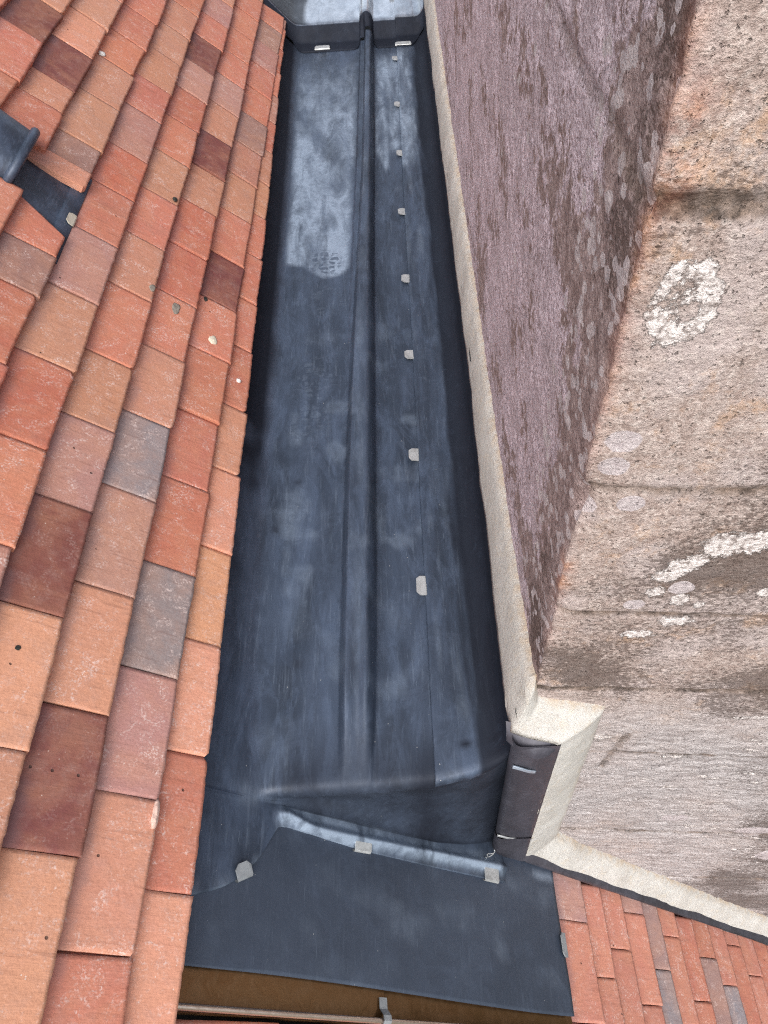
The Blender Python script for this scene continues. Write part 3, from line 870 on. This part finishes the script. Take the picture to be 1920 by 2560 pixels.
e = rows[-1].copy(); e[:, 2] -= .004; rows.append(e)
k4 = len(R4); R4 = np.concatenate([R4, np.array(rows)], 0)
X, Y = R4[..., 0], R4[..., 1]; q = P3(X, Y, 0); n1 = fbm(q * 14, 3); ri = np.arange(len(R4))[:, None] + 0 * X
cov2 = mesh_obj('cover_flashing', R4.reshape(-1, 3), grid_faces(R4.shape[0], R4.shape[1]), LEAD_WET, gut2,
                attrs=dict(patina=(ri < 60) * (.45 + .3 * n1) * sstep(.13, .10, X), boot=0 * X, stain_shade=.85 * (ri > 60)))  # cover's drip end toned dark
split_mat(cov2, R4.shape[1], k4 + 1, LEAD)
place_clip(cov2, (.060, 3.175, .052 + .072), .03, w=.036, l=.022)
place_clip(cov2, (.075, 2.868, .070), -math.pi / 2, w=.055, l=.016)
place_clip(gut2, (-.205, 2.884, .068), -math.pi / 2, w=.052, l=.018)

# ------------------------------------------------------------------ lead apron on the slope below the step
xs = np.linspace(-.39, .256, 110); ys = np.linspace(.40, .128, 50)
XX, YY = np.meshgrid(xs, ys)
yend = .146 - .018 * sstep(-.25, .25, XX)
ytop = .275 + .125 * sstep(-.26, -.20, XX)
t_ = (YY - .128) / (.40 - .128); YY = yend + (ytop - yend) * t_
XX = XX + .002 * fbm(P3(YY * 8, XX * 0, 3), 2) * sstep(.2, .256, XX) * 2
hh = .0018 * fbm(P3(XX * 5, YY * 5, 1), 3) + .0006 * fbm(P3(XX * 20, YY * 20, 1), 2)
hh -= .006 * sstep(.235, .256, XX) * 0
A = np.stack([XX, YY, S(XX)], -1) + NRM * hh[..., None]
mbv = A
edge1 = A[-1] - NRM * .004; edge2 = A[:, -1] - NRM * .004
ap = empty('lead_apron', (0, .2, -.25), 'broad dark lead apron sheet on the slope below the step', 'lead apron')
q = P3(XX, YY, 0); n1 = fbm(q * 14, 3)
pa = .20 * sstep(.0, .5, n1) + .8 * np.exp(-((YY - .355) / .008) ** 2) * sstep(.19, .22, XX) + .25 * np.exp(-(((XX - .17) / .05) ** 2 + ((YY - .24) / .05) ** 2)) * sstep(0, .3, n1)
mesh_obj('apron_sheet', np.concatenate([A.reshape(-1, 3), edge1, edge2]),
         [tuple(f) for f in grid_faces(50, 110)] + [(49 * 110 + i, 49 * 110 + i + 1, 5500 + i + 1, 5500 + i) for i in range(109)]
         + [(i * 110 + 109, 5500 + 110 + i, 5500 + 110 + i + 1, (i + 1) * 110 + 109) for i in range(49)],
         LEAD_APRON, ap, attrs=dict(patina=np.concatenate([pa.ravel(), np.zeros(160)]), boot=np.zeros(5660), stain_shade=np.zeros(5660)))
# clips: two on the toe of the gutter sheet, one on its curved edge, one on the apron's lower right edge
place_clip(gut, spos(-.098, .322, .0055), -math.pi / 2 + .06, NRM, .034, .020, roll=-.1)
place_clip(gut, spos(.117, .323, .0055), -math.pi / 2, NRM, .038, .026)
place_clip(gut, spos(-.2455, .2535, .0055), -.95, NRM, .026, .019, mat=CLIP_DULL)
place_clip(ap, spos(.258, .240, .002), 0.0, NRM, .040, .016, mat=CLIP_DULL)

# ------------------------------------------------------------------ lead at the chimney's near corner and along its foot
cf = empty('corner_flashing', (.15, .36, -.2), 'dark lead flashing folded upright against the chimney corner beside the step', 'flashing')
mb = MB()
zz = np.linspace(.112, -.462, 60)
prof = [(.140, .43)] + [(.128 + .010 * (1 - math.cos(a)) - .0, .392 - .014 * math.sin(a)) for a in np.linspace(0, math.pi / 2, 7)] + [(x, .3775) for x in np.linspace(.145, .190, 8)] + [(.192, .381), (.192, .42)]
rows = []
for z in zz:
    k = (z - .112) / -.574
    w = np.array(prof) + np.array([.004, -.002]) * k
    wob = .0012 * fbm(P3(w[:, 0] * 20, z * 9, 2), 2)
    rows.append(P3(w[:, 0], w[:, 1] - .001 + wob, z))
rows = np.array(rows)
mb.grid(rows)
mb.obj('flashing_sheet', LEAD_BROWN, cf)
# second sheet lapped over the lower end
mb = MB(); sub = rows[rows[:, 0, 2] < -.30].copy() + np.array([-.0015, -.0022, 0]); mb.grid(sub)
mb.obj('lower_lap', LEAD_BROWN, cf)
# cap: lens of lead closing the top
mb = MB()
a = np.linspace(0, 1, 16)
ft = np.stack([.121 + .070 * a, .392 - .012 * a - .020 * np.sin(np.pi * a), np.full(16, .100) - .004 * np.sin(np.pi * a)], 1)
bk = np.stack([.121 + .070 * a, .410 - .020 * a, np.full(16, .121)], 1)
md = (ft + bk) / 2 + np.array([0, 0, .004])
mb.grid(np.stack([bk, md, ft, ft - np.array([0, -.002, .006])], 0), flip=False)
mb.obj('cap', LEAD_BROWN, cf)
for z_, xl, nm in ((.035, .138, 'hook'), (-.30, .138, 'hook')):
    mb = MB()
    pts = [(xl - .006 + .034 * t, .3752 - .002 * math.sin(t * 3.1), z_ + .012 * math.cos(t * 2.6)) for t in np.linspace(0, 1, 10)]
    P = np.array([[p, (p[0], p[1] - .0003, p[2] - .010)] for p in pts]); mb.grid(P, flip=True); P2 = P + np.array([0, .0016, 0]); mb.grid(P2)
    mb.tube([np.array(p) + (0, -.0004, 0) for p in pts], .0011, 6)
    mb.obj(nm, CLIP if z_ < 0 else LEAD_BRIGHT, cf)
mb = MB(); P = np.array([[(.168 + .026 * t, .3735, -.316 - .002 * t - .009 * k) for k in (0, 1)] for t in np.linspace(0, 1, 5)])
mb.grid(P, flip=True); mb.tube(P[:, 0], .001, 6); mb.obj('hook', CLIP, cf)

sf = empty('step_flashing', (.6, .35, -.9), 'dark strip of lead flashing running down under the sloping mortar', 'flashing')
mb = MB()
rows = []
for t in np.linspace(0, 1, 80):
    o_ = np.array([.185, .3785, -.440]) * (1 - t) + np.array([1.60, .282, -1.985]) * t
    x = o_[0]
    low = np.array([x + .012, o_[1] - .008, float(S(x + .012)) + .010])
    rows.append([o_ + (0, .02, .02), o_ + (0, -.0035, .004), (o_ + low) / 2 + np.array([0, -.004 + .0015 * math.sin(t * 60), 0]), low, low + (0, .004, -.02)])
mb.grid(np.array(rows), flip=True)
mb.obj('flashing_sheet', LEAD_BROWN, sf)

# ------------------------------------------------------------------ copper strip at the near edge
cg = empty('copper_gutter', (-.05, .11, -.2), 'brown copper strip with shiny folded rim below the lead apron', 'copper strip')
def strip(x0, x1, y0, y1, h, n=40):
    return np.array([[spos(x, y, h + .0008 * float(pnoise(P3(x * 12, y * 12, .5)))) for y in np.linspace(y0, y1, 6)] for x in np.linspace(x0, x1, n)])
mb = MB(); mb.grid(strip(-.40, -.060, .102, .20, -.010)); mb.obj('panel', COPPER, cg)
mb = MB(); mb.grid(strip(-.066, .262, .098, .20, -.0125)); mb.obj('panel', COPPER, cg)
mb = MB(); mb.tube([spos(x, .1045 - .006 * (x + .3), -.004) for x in np.linspace(-.40, .262, 40)], .0042, 8); mb.obj('rim', COPPER_RIM, cg)
mb = MB(); mb.grid(np.array([[spos(x, .100 - .006 * (x + .3), h) for h in (-.006, -.04)] for x in np.linspace(-.40, .262, 20)])); mb.obj('lip', COPPER, cg)
mb = MB()
P = np.array([[spos(-.068 + .010 * k, y, h) for k in (0, 1)] for y, h in ((.132, -.007), (.118, -.006), (.110, .0015), (.103, .003), (.097, -.001), (.095, -.03))])
mb.grid(P); mb.grid(P - NRM * .0015, flip=True); mb.obj('bracket', CLIP_DULL, cg, smooth=False)

# ------------------------------------------------------------------ clay tiles
PAL = dict(o=(.70, .335, .215), s=(.60, .218, .145), r=(.54, .172, .110), p=(.50, .260, .215), b=(.37, .215, .18), m=(.215, .072, .064), g=(.30, .255, .25), k=(.57, .270, .180))
WORD = dict(o='light orange', s='salmon red', r='brick red', p='dusty pink', b='dull brown', m='dark maroon', g='smoky grey', k='yellowish orange')


def tile_mesh(name, w, L=.155, th=.0135, camber=.0018, seed=0, skew=(0, 0), clean=False, near=1.0, ragged=1.3, gap=.0007):
    """local x down the slope (tail at 0), y along the course, z out of the roof; tail top edge at the origin"""
    rs = np.random.RandomState(seed)
    nu, nv = 31, 15
    u = np.linspace(0, 1, nu); v = np.linspace(0, 1, nv)
    v = v ** 1.35
    U, V_ = np.meshgrid(u, v)
    y0 = -w / 2 + gap; y1 = w / 2 - gap
    x = -V_ * L
    lo = y0 + skew[0] * V_; hi = y1 + skew[1] * V_
    y = lo + (hi - lo) * U
    amp = .0011 * ragged
    so = rs.uniform(0, 100)
    x = x + np.exp(-V_ * 14) * (amp * 1.5 * fbm(P3(U * 9 + so, 0 * U, 0), 3) + .0016 * ragged * np.minimum(fbm(P3(U * 26 + so, 5 + 0 * U, 0), 2), 0) - .004 * rs.uniform(-.4, .6) * (U - .5) + .0012 * (1 - (2 * U - 1) ** 2) * rs.uniform(-1, 1))
    eu = np.exp(-U * 22); ev = np.exp(-(1 - U) * 22)
    y = y + eu * amp * np.abs(fbm(P3(V_ * 11 + so, 3, 0), 3)) * .8 - ev * amp * np.abs(fbm(P3(V_ * 11 + so, 9, 0), 3)) * .8
    # knocked corners
    for cu in (0, 1):
        if rs.rand() < .17 * ragged:
            r = rs.uniform(.003, .009); d = np.hypot((U - cu) * w, V_ * L); x = x - .8 * np.clip(r - d, 0, None)
    cl, cc = camber * rs.uniform(.5, 1.5), .0011 * rs.uniform(-.4, 1.2)
    z = -cl * (1 - V_ * L / .09).clip(0, 1) ** 2 * 1.0 - cc * (2 * U - 1) ** 2 + rs.uniform(-.001, .001) * (2 * U - 1) + .0006 * fbm(P3(U * 4 + so, V_ * 4, 0), 2)
    rim = .0003 * (np.exp(-((x + 0) / .0030) ** 2) * 0 + np.exp(-U * w / .0022) + np.exp(-(1 - U) * w / .0022) + np.exp(-V_ * L / .0022))
    z = z - rim
    top = np.stack([x, y, z], -1)
    rag = .0010 * ragged * fbm(top * 260 + so, 2)
    bot = top.copy(); bot[..., 2] = z - th + rim
    mb = MB()
    nvt = nu * nv
    F = [tuple(f) for f in grid_faces(nv, nu, 0, True)] + [tuple(f) for f in grid_faces(nv, nu, nvt, False)]
    a = list(range(nu)); b_ = [i + nvt for i in a]
    for i in range(nu - 1): F.append((a[i], a[i + 1], b_[i + 1], b_[i]))
    for side, fl in ((0, True), (nu - 1, False)):
        for r_ in range(nv - 1):
            i, j = r_ * nu + side, (r_ + 1) * nu + side
            F.append((j, i, i + nvt, j + nvt)[::1 if fl else -1])
    q = (nv - 1) * nu
    for i in range(nu - 1): F.append((q + i + 1, q + i, q + i + nvt, q + i + 1 + nvt))
    me = bpy.data.meshes.new(name)
    me.from_pydata(np.concatenate([top.reshape(-1, 3), bot.reshape(-1, 3)]).tolist(), [], [tuple(int(k) for k in f) for f in F])
    me.update()
    me.polygons.foreach_set('use_smooth', [i < (nu - 1) * (nv - 1) for i in range(len(me.polygons))])
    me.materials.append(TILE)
    return me


RC = np.array([RIGHT, DOWN, FWD]); CP = np.array([0, 0, 1.1])
def px(p):
    c = RC @ (np.asarray(p, float) - CP)
    if c[2] <= 0.02: return None
    return 960 + 1885.83 * c[0] / c[2], 1280 + 1885.83 * c[1] / c[2]


TP0 = np.array([-.268, .19, .075])
TILT = math.atan(.0150 / .0885)
TX = D * math.cos(TILT) + NRM * math.sin(TILT)      # local x: tail lifts away from the roof
TZ = np.cross(TX, np.array([0, 1.0, 0])); TZ = TZ if TZ[2] > 0 else -TZ
ORD = ['', 'first', 'second', 'third', 'fourth', 'fifth', 'sixth', 'seventh', 'eighth', 'ninth', 'tenth', 'eleventh', 'twelfth', 'thirteenth', 'fourteenth', 'fifteenth',
       'sixteenth', 'seventeenth', 'eighteenth', 'nineteenth', 'twentieth', 'twenty-first', 'twenty-second', 'twenty-third']
TILES = []


def put_tile(p, w, L, colr, seed, skew=(0, 0), tilt=0.0, yaw=0.0, **kw):
    me = tile_mesh('clay_tile', w, L, seed=seed, skew=skew, **kw)
    o = bpy.data.objects.new('clay_tile', me)
    y = np.array([0, 1.0, 0]); x = TX.copy(); z = TZ.copy()
    if tilt: x, z = x * math.cos(tilt) + z * math.sin(tilt), z * math.cos(tilt) - x * math.sin(tilt)
    if yaw: x, y = x * math.cos(yaw) + y * math.sin(yaw), y * math.cos(yaw) - x * math.sin(yaw)
    o.matrix_world = Matrix(((x[0], y[0], z[0], p[0]), (x[1], y[1], z[1], p[1]), (x[2], y[2], z[2], p[2]), (0, 0, 0, 1)))
    o.color = (colr[0], colr[1], colr[2], 1)
    COL.objects.link(o)
    return o


G = .0885
def ext(lst, lo, hi, w=.168):
    l = list(lst)
    while l[0] > lo: l.insert(0, l[0] - w)
    while l[-1] < hi: l.append(l[-1] + w)
    return l


JOINTS = {
    0: ext([.216, .388, .557, .727, .898, 1.058, 1.233, 1.388, 1.556, 1.727, 1.883, 2.05, 2.217], -.2, 4.5),
    1: ext([.144, .317, .484, .657, .829, .990, 1.159, 1.320, 1.481, 1.660, 1.829, 1.994], -.2, 4.5),
    2: ext([.236, .405, .581, .758, .920, 1.090, 1.255, 1.417, 1.589, 1.751, 1.916, 2.086], -.2, 4.3),
    3: ext([.336, .515, .689, .851, 1.001, 1.190, 1.356, 1.527, 1.692, 1.860, 2.018], 0, 4.0),
    4: ext([.585, .758, .926, 1.101, 1.275, 1.441, 1.595, 1.776, 1.925], .1, 3.7),
    5: ext([.872, 1.040, 1.153, 1.215, 1.369, 1.426, 1.518, 1.704, 1.879, 2.025, 2.189], .3, 3.0),
    6: ext([1.090, 1.262, 1.405, 1.552, 1.651, 1.813, 1.977, 2.149], .55, 2.8),
    7: ext([1.040, 1.208, 1.380, 1.549, 1.733, 1.894], .8, 2.7),
    8: ext([1.12, 1.29, 1.46, 1.63, 1.80], .95, 2.5),
    9: ext([1.21, 1.38, 1.55, 1.72], 1.1, 2.3),
}
# colour of each tile, course by course, from the near end (index in JOINTS)
COLOURS = {}
for _k, _i0, _s in ((0, 2, 'osoooossssokspsrspps'), (1, 2, 'sopgssssmskkbsspbssps'), (2, 2, 'omopgksrrkmkpssssks'), (3, 2, 'ompksksksrpmspk'), (4, 3, 'srkpsrpskkks'), (5, 4, 'rbsxobkksssp'),
                    (6, 4, 'ssskmoks'), (7, 4, 'ssmk')):
    for _j, _c in enumerate(_s):
        if _c != 'x': COLOURS[(_k, _i0 + _j)] = _c
GROUP_L = 'clay tiles on the slope beside the gutter'
seed = 100
eaveX = interp([(-.3, -.283), (.1, -.284), (.4, -.286), (.8, -.288), (1.25, -.296), (1.65, -.302), (2.8, -.320), (3.4, -.328)])


def in_frame(pts, m=0):
    ok = False
    for p in pts:
        a = px(p)
        if a and -m < a[0] < 1920 + m and -m < a[1] < 2560 + m: ok = True
    return ok


PENDING = []
for k, J in JOINTS.items():
    for i in range(len(J) - 1):
        a, b = J[i], J[i + 1]
        seed += 1
        ym = (a + b) / 2
        if k == 5 and abs(a - 1.215) < 1e-6: continue      # the vent's tray lies here
        if k == 6 and abs(a - 1.262) < 1e-6: continue      # the vent's mouth
        if k == 7 and abs(a - 1.208) < 1e-6: continue
        rs = np.random.RandomState(seed)
        u = G * k + rs.uniform(-.0022, .0022)
        p = TP0 + UP * u + np.array([0, ym - TP0[1], 0]) + NRM * rs.uniform(-.0010, .0012)
        L = .155; yaw = rs.uniform(-.015, .015); skew = (0, 0); kw = {}
        if k == 0:
            ex = float(eaveX(ym)); d_up = max(0.0, (-.268 - ex) / math.cos(TH) * 1.0)
            p = TP0 + UP * (d_up - .022 * 0) + np.array([0, ym - TP0[1], 0]) - NRM * .001
            L = .15
        w = b - a
        if k == 5 and abs(a - 1.153) < 1e-6: skew = (.0, .085)
        if k == 5 and abs(a - 1.369) < 1e-6: kw = dict(gap=.0005); p = p + NRM * .004
        exp = [p + UP * (G * t) + np.array([0, (s - .5) * w, 0]) for t in (.1, .5, .9) for s in (.03, .5, .97)]
        vis = in_frame(exp, -12)
        if not vis and not in_frame(exp, 260): continue
        PENDING.append((k, i, vis, p, w, L, seed, skew, yaw, kw))
cnt = {}
DBG = []
for (k, i, vis, p, w, L, sd_, skew, yaw, kw) in PENDING:
    cls = COLOURS.get((k, i))
    rs = np.random.RandomState(sd_ + 5000)
    if cls is None:
        cls = rs.choice(list('ooossssrrpk'))
    c = np.array(PAL[cls]) * rs.uniform(.92, 1.08) * np.array([1, rs.uniform(.95, 1.05), rs.uniform(.94, 1.06)])
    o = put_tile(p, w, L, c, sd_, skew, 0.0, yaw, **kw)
    if vis:
        cnt[k] = cnt.get(k, 0) + 1
        course = 'in bottom course by gutter' if k == 0 else ORD[k + 1] + ' course up from gutter'
        tag(o, f'{WORD[cls]} clay tile, {ORD[cnt[k]]} from near end, {course}', 'roof tile', GROUP_L)
        DBG.append((k, i, cnt[k], px(p + UP * G * .5)))
    else:
        tag(o, 'clay roof tile continuing the courses beyond the edge of the picture', 'roof tile', GROUP_L)

# tiles on the lower slope, beyond the apron's edge
RX = [.325, .372, .424, .480, .526, .577, .629, .682, .735, .788, .841, .894, .947]
GROUP_R = 'clay tiles on the lower slope under the chimney'
RCOL = {(0, 3): 'p', (0, 2): 's', (3, 3): 'p', (4, 3): 'b', (4, 2): 'g', (5, 3): 's', (5, 2): 's', (6, 3): 'r', (8, 2): 'g', (8, 3): 's', (2, 3): 's', (1, 2): 's', (1, 3): 's', (2, 2): 's', (3, 2): 's'}
rj0 = [.120, .03, .085, .16, .06, .13, .01, .10, .05, .14, .08, .02, .12]
seed = 900
for k, xt in enumerate(RX):
    J = [rj0[k] + .168 * j for j in range(-2, 3)]
    if k == 0: J = [-.216, -.048, .120, .288, .288 + .168]
    n_ = 0
    for i in range(len(J) - 1):
        seed += 1
        rs = np.random.RandomState(seed)
        a, b = J[i], J[i + 1]
        b = min(b, float(np.interp(xt, [.25, .52, .91], [.40, .385, .36])))
        if b - a < .025 or b < -.12: continue
        ym = (a + b) / 2
        g_ = (xt - (RX[k - 1] if k else .255)) / math.cos(TH)
        p = spos(xt, ym, -.0015 + rs.uniform(-.0008, .0008))
        expo = [p + UP * (g_ * t) + np.array([0, (s - .5) * (b - a), 0]) for t in (.1, .5, .9) for s in (.03, .25, .5, .75, .97)]
        vis = in_frame(expo, -8)
        if not vis and not in_frame(expo, 200): continue
        cls = RCOL.get((k, i)) or rs.choice(list('sssrrrpb'))
        c = np.array(PAL[cls]) * rs.uniform(.88, 1.05) * np.array([.94, 1.06, 1.18])
        o = put_tile(p, b - a, .14, c, seed, (0, 0), math.atan(.0150 / g_) - TILT if g_ > .05 else 0, rs.uniform(-.006, .006), th=.0125)
        if vis:
            n_ += 1
            DBG.append(('R', k, i, px(p + UP * g_ * .5)))
            tag(o, f'{WORD[cls]} clay tile, {ORD[n_]} from near end, {ORD[k + 1]} course beyond lead apron', 'roof tile', GROUP_R)
        else:
            tag(o, 'clay roof tile continuing the lower slope beyond the edge of the picture', 'roof tile', GROUP_R)
# the slope this side of the copper strip
for j, (xt, cls) in enumerate(((-.188, 's'), (-.125, 'o'), (-.062, 's'), (.0, 'r'))):
    p = spos(xt, .0955 - .0035 * j - .084, -.010)
    o = put_tile(p, .168, .155, np.array(PAL[cls]), 1500 + j)
    tag(o, 'salmon clay tile corner showing below the copper rim at the bottom edge' if j == 0 else 'clay roof tile continuing the near slope beyond the edge of the picture', 'roof tile', None if j == 0 else 'clay tiles below the copper strip')
print('TILE_DBG', DBG)

# ------------------------------------------------------------------ lead vent among the tiles
def tp(u, y, h=0.0):
    return TP0 + UP * u + np.array([0, y - TP0[1], 0]) + NRM * h


vent = empty('lead_vent', tuple(tp(.52, 1.33, 0)), 'blue grey lead roof vent hood with rounded rim among the clay tiles', 'roof vent')
mb = MB()
us = np.linspace(.560, .88, 24); an = np.linspace(0, math.pi, 22)
def hood(u, r_add=0.0):
    wy, hh_ = .070, .038
    return [tp(u, 1.335 - (wy + r_add) * math.cos(a) * (1 if abs(math.cos(a)) < .999 else 1), -.02 + (hh_ + .02 + r_add) * math.sin(a) ** .6) for a in an]
mb.grid(np.array([hood(u) for u in us]))
mb.grid(np.array([hood(u, -.004) for u in us]), flip=True)
mb.obj('hood', LEAD_SMALL, vent)
mb = MB(); mb.tube(hood(.556, .002), .0085, 10); mb.obj('rim', LEAD_SMALL, vent)
mb = MB()
mb.grid(np.array([[tp(u, y, -.016 - .02 * (u - .43) + .0008 * float(pnoise(P3(u * 30, y * 30, 0)))) for y in np.linspace(1.15, 1.43, 16)] for u in np.linspace(.462, .60, 14)]))
mb.obj('tray', LEAD_SMALL, vent)
mb = MB()
mb.grid(np.array([[tp(u, y, h) for y in np.linspace(1.15, 1.43, 16)] for u, h in ((.436, -.020), (.435, -.0135), (.437, -.0115), (.460, -.0125), (.464, -.0145), (.466, -.02))]))
mb.obj('tray_welt', LEAD_BRIGHT if False else LEAD_SMALL, vent)
place_clip(vent, tp(.4365, 1.280, -.0115), 0.0, NRM, .032, .014, mat=mat_metal('cream_clip', (.62, .58, .47), .5, .2, (.5, .47, .4), .3))

# ------------------------------------------------------------------ crumbs and droppings lying on the tiles and the lead
def lump(name, p, r, mat, label, cat, seed, flat=.45, stretch=(1, 1), group=None, normal=None):
    rs = np.random.RandomState(seed)
    n = normal if normal is not None else TZ
    n = np.array(n, float); n /= np.linalg.norm(n)
    ax = np.cross(np.array([0, 1.0, 0]), n); ax /= np.linalg.norm(ax); ay = np.cross(n, ax)
    nl, nm = 9, 14
    V = []
    for i in range(nl):
        a = math.pi * i / (nl - 1)
        for j in range(nm):
            b = 2 * math.pi * j / nm
            V.append((math.sin(a) * math.cos(b), math.sin(a) * math.sin(b), math.cos(a)))
    V = np.array(V)
    k = 1 + .55 * fbm(V * 1.3 + seed * 3.1, 3)
    V = V * k[:, None] * np.array([stretch[0], stretch[1], flat]) * r
    W_ = np.array(p) + V[:, :1] * ax + V[:, 1:2] * ay + V[:, 2:3] * n
    F = []
    for i in range(nl - 1):
        for j in range(nm):
            F.append((i * nm + j, (i + 1) * nm + j, (i + 1) * nm + (j + 1) % nm, i * nm + (j + 1) % nm))
    o = mesh_obj(name, W_, F, mat, loc=tuple(p))
    return tag(o, label, cat, group)


def on_tile(k, u_in, y):            # a point on the exposed face of course k, u_in up from its tail
    p = TP0 + UP * (G * k) + np.array([0, y - TP0[1], 0])
    return p - TX * u_in - TZ * .0005


lump('mortar_crumb', on_tile(1, .042, 1.201), .010, CRUMB, 'cream lump of dropped mortar lying on a tile near the gutter', 'mortar crumb', 3, .35, (1.0, 1.25))
lump('bird_dropping', on_tile(.43, .024, 1.132), .0055, WHITE, 'small white bird dropping on a bottom course tile near the gutter', 'bird dropping', 4, .3)
lump('mortar_crumb', on_tile(5, .077, 1.887), .008, WHITE, 'white crumb on a tile edge high up the slope', 'mortar crumb', 5, .6)
lump('mortar_crumb', on_tile(1, .004, .299), .009, CRUMB_PINK, 'pinkish mortar crumb squeezed against the edge of a tile', 'mortar crumb', 6, .5, (.55, 2.0))
lump('moss_clump', on_tile(1, .072, 1.311), .006, SOIL, 'dark crumb of moss under the dark maroon tile near the gutter', 'moss', 7, .3, (.8, 1.4))
lump('moss_clump', on_tile(3, .012, 1.544), .006, SOIL, 'dark moss bit wedged at a tile joint higher up the slope', 'moss', 8, .35, (.9, 1.4))
lump('mortar_smear', on_tile(2, .040, 1.223), .011, GREYCRUST, 'grey smear of dried mortar across a tile above the cream lump', 'mortar smear', 12, .07, (.7, 1.6))
lump('mortar_smear', on_tile(3, .008, 1.229), .008, GREYCRUST, 'small grey mortar smear on the tail of a sandy tile', 'mortar smear', 13, .08, (.7, 1.3))
lump('tar_spot', on_tile(0, .044, .418), .0035, SOIL, 'small black spot on the light orange bottom course tile', 'spot', 14, .15)
lump('tar_spot', on_tile(3, .044, .458), .0035, SOIL, 'small black spot on a light orange tile far from the gutter', 'spot', 15, .15)
for j, (xx, yy, zz_) in enumerate(((.128, .364, -.345), (.124, .362, -.36))):
    mb = MB()
    rs = np.random.RandomState(40 + j)
    pts = np.array([(xx - .012 * t + .004 * math.sin(7 * t + j), yy - .004 * t, zz_ - .022 * t + .005 * math.cos(9 * t)) for t in np.linspace(0, 1, 8)])
    mb.tube(pts, .0009, 5)
    o = mb.obj('lead_shaving', CLIP, loc=tuple(pts[0])); tag(o, ('curled' if j == 0 else 'shorter') + ' bright lead shaving caught beside the corner flashing', 'lead shaving', 'lead shavings by the corner')
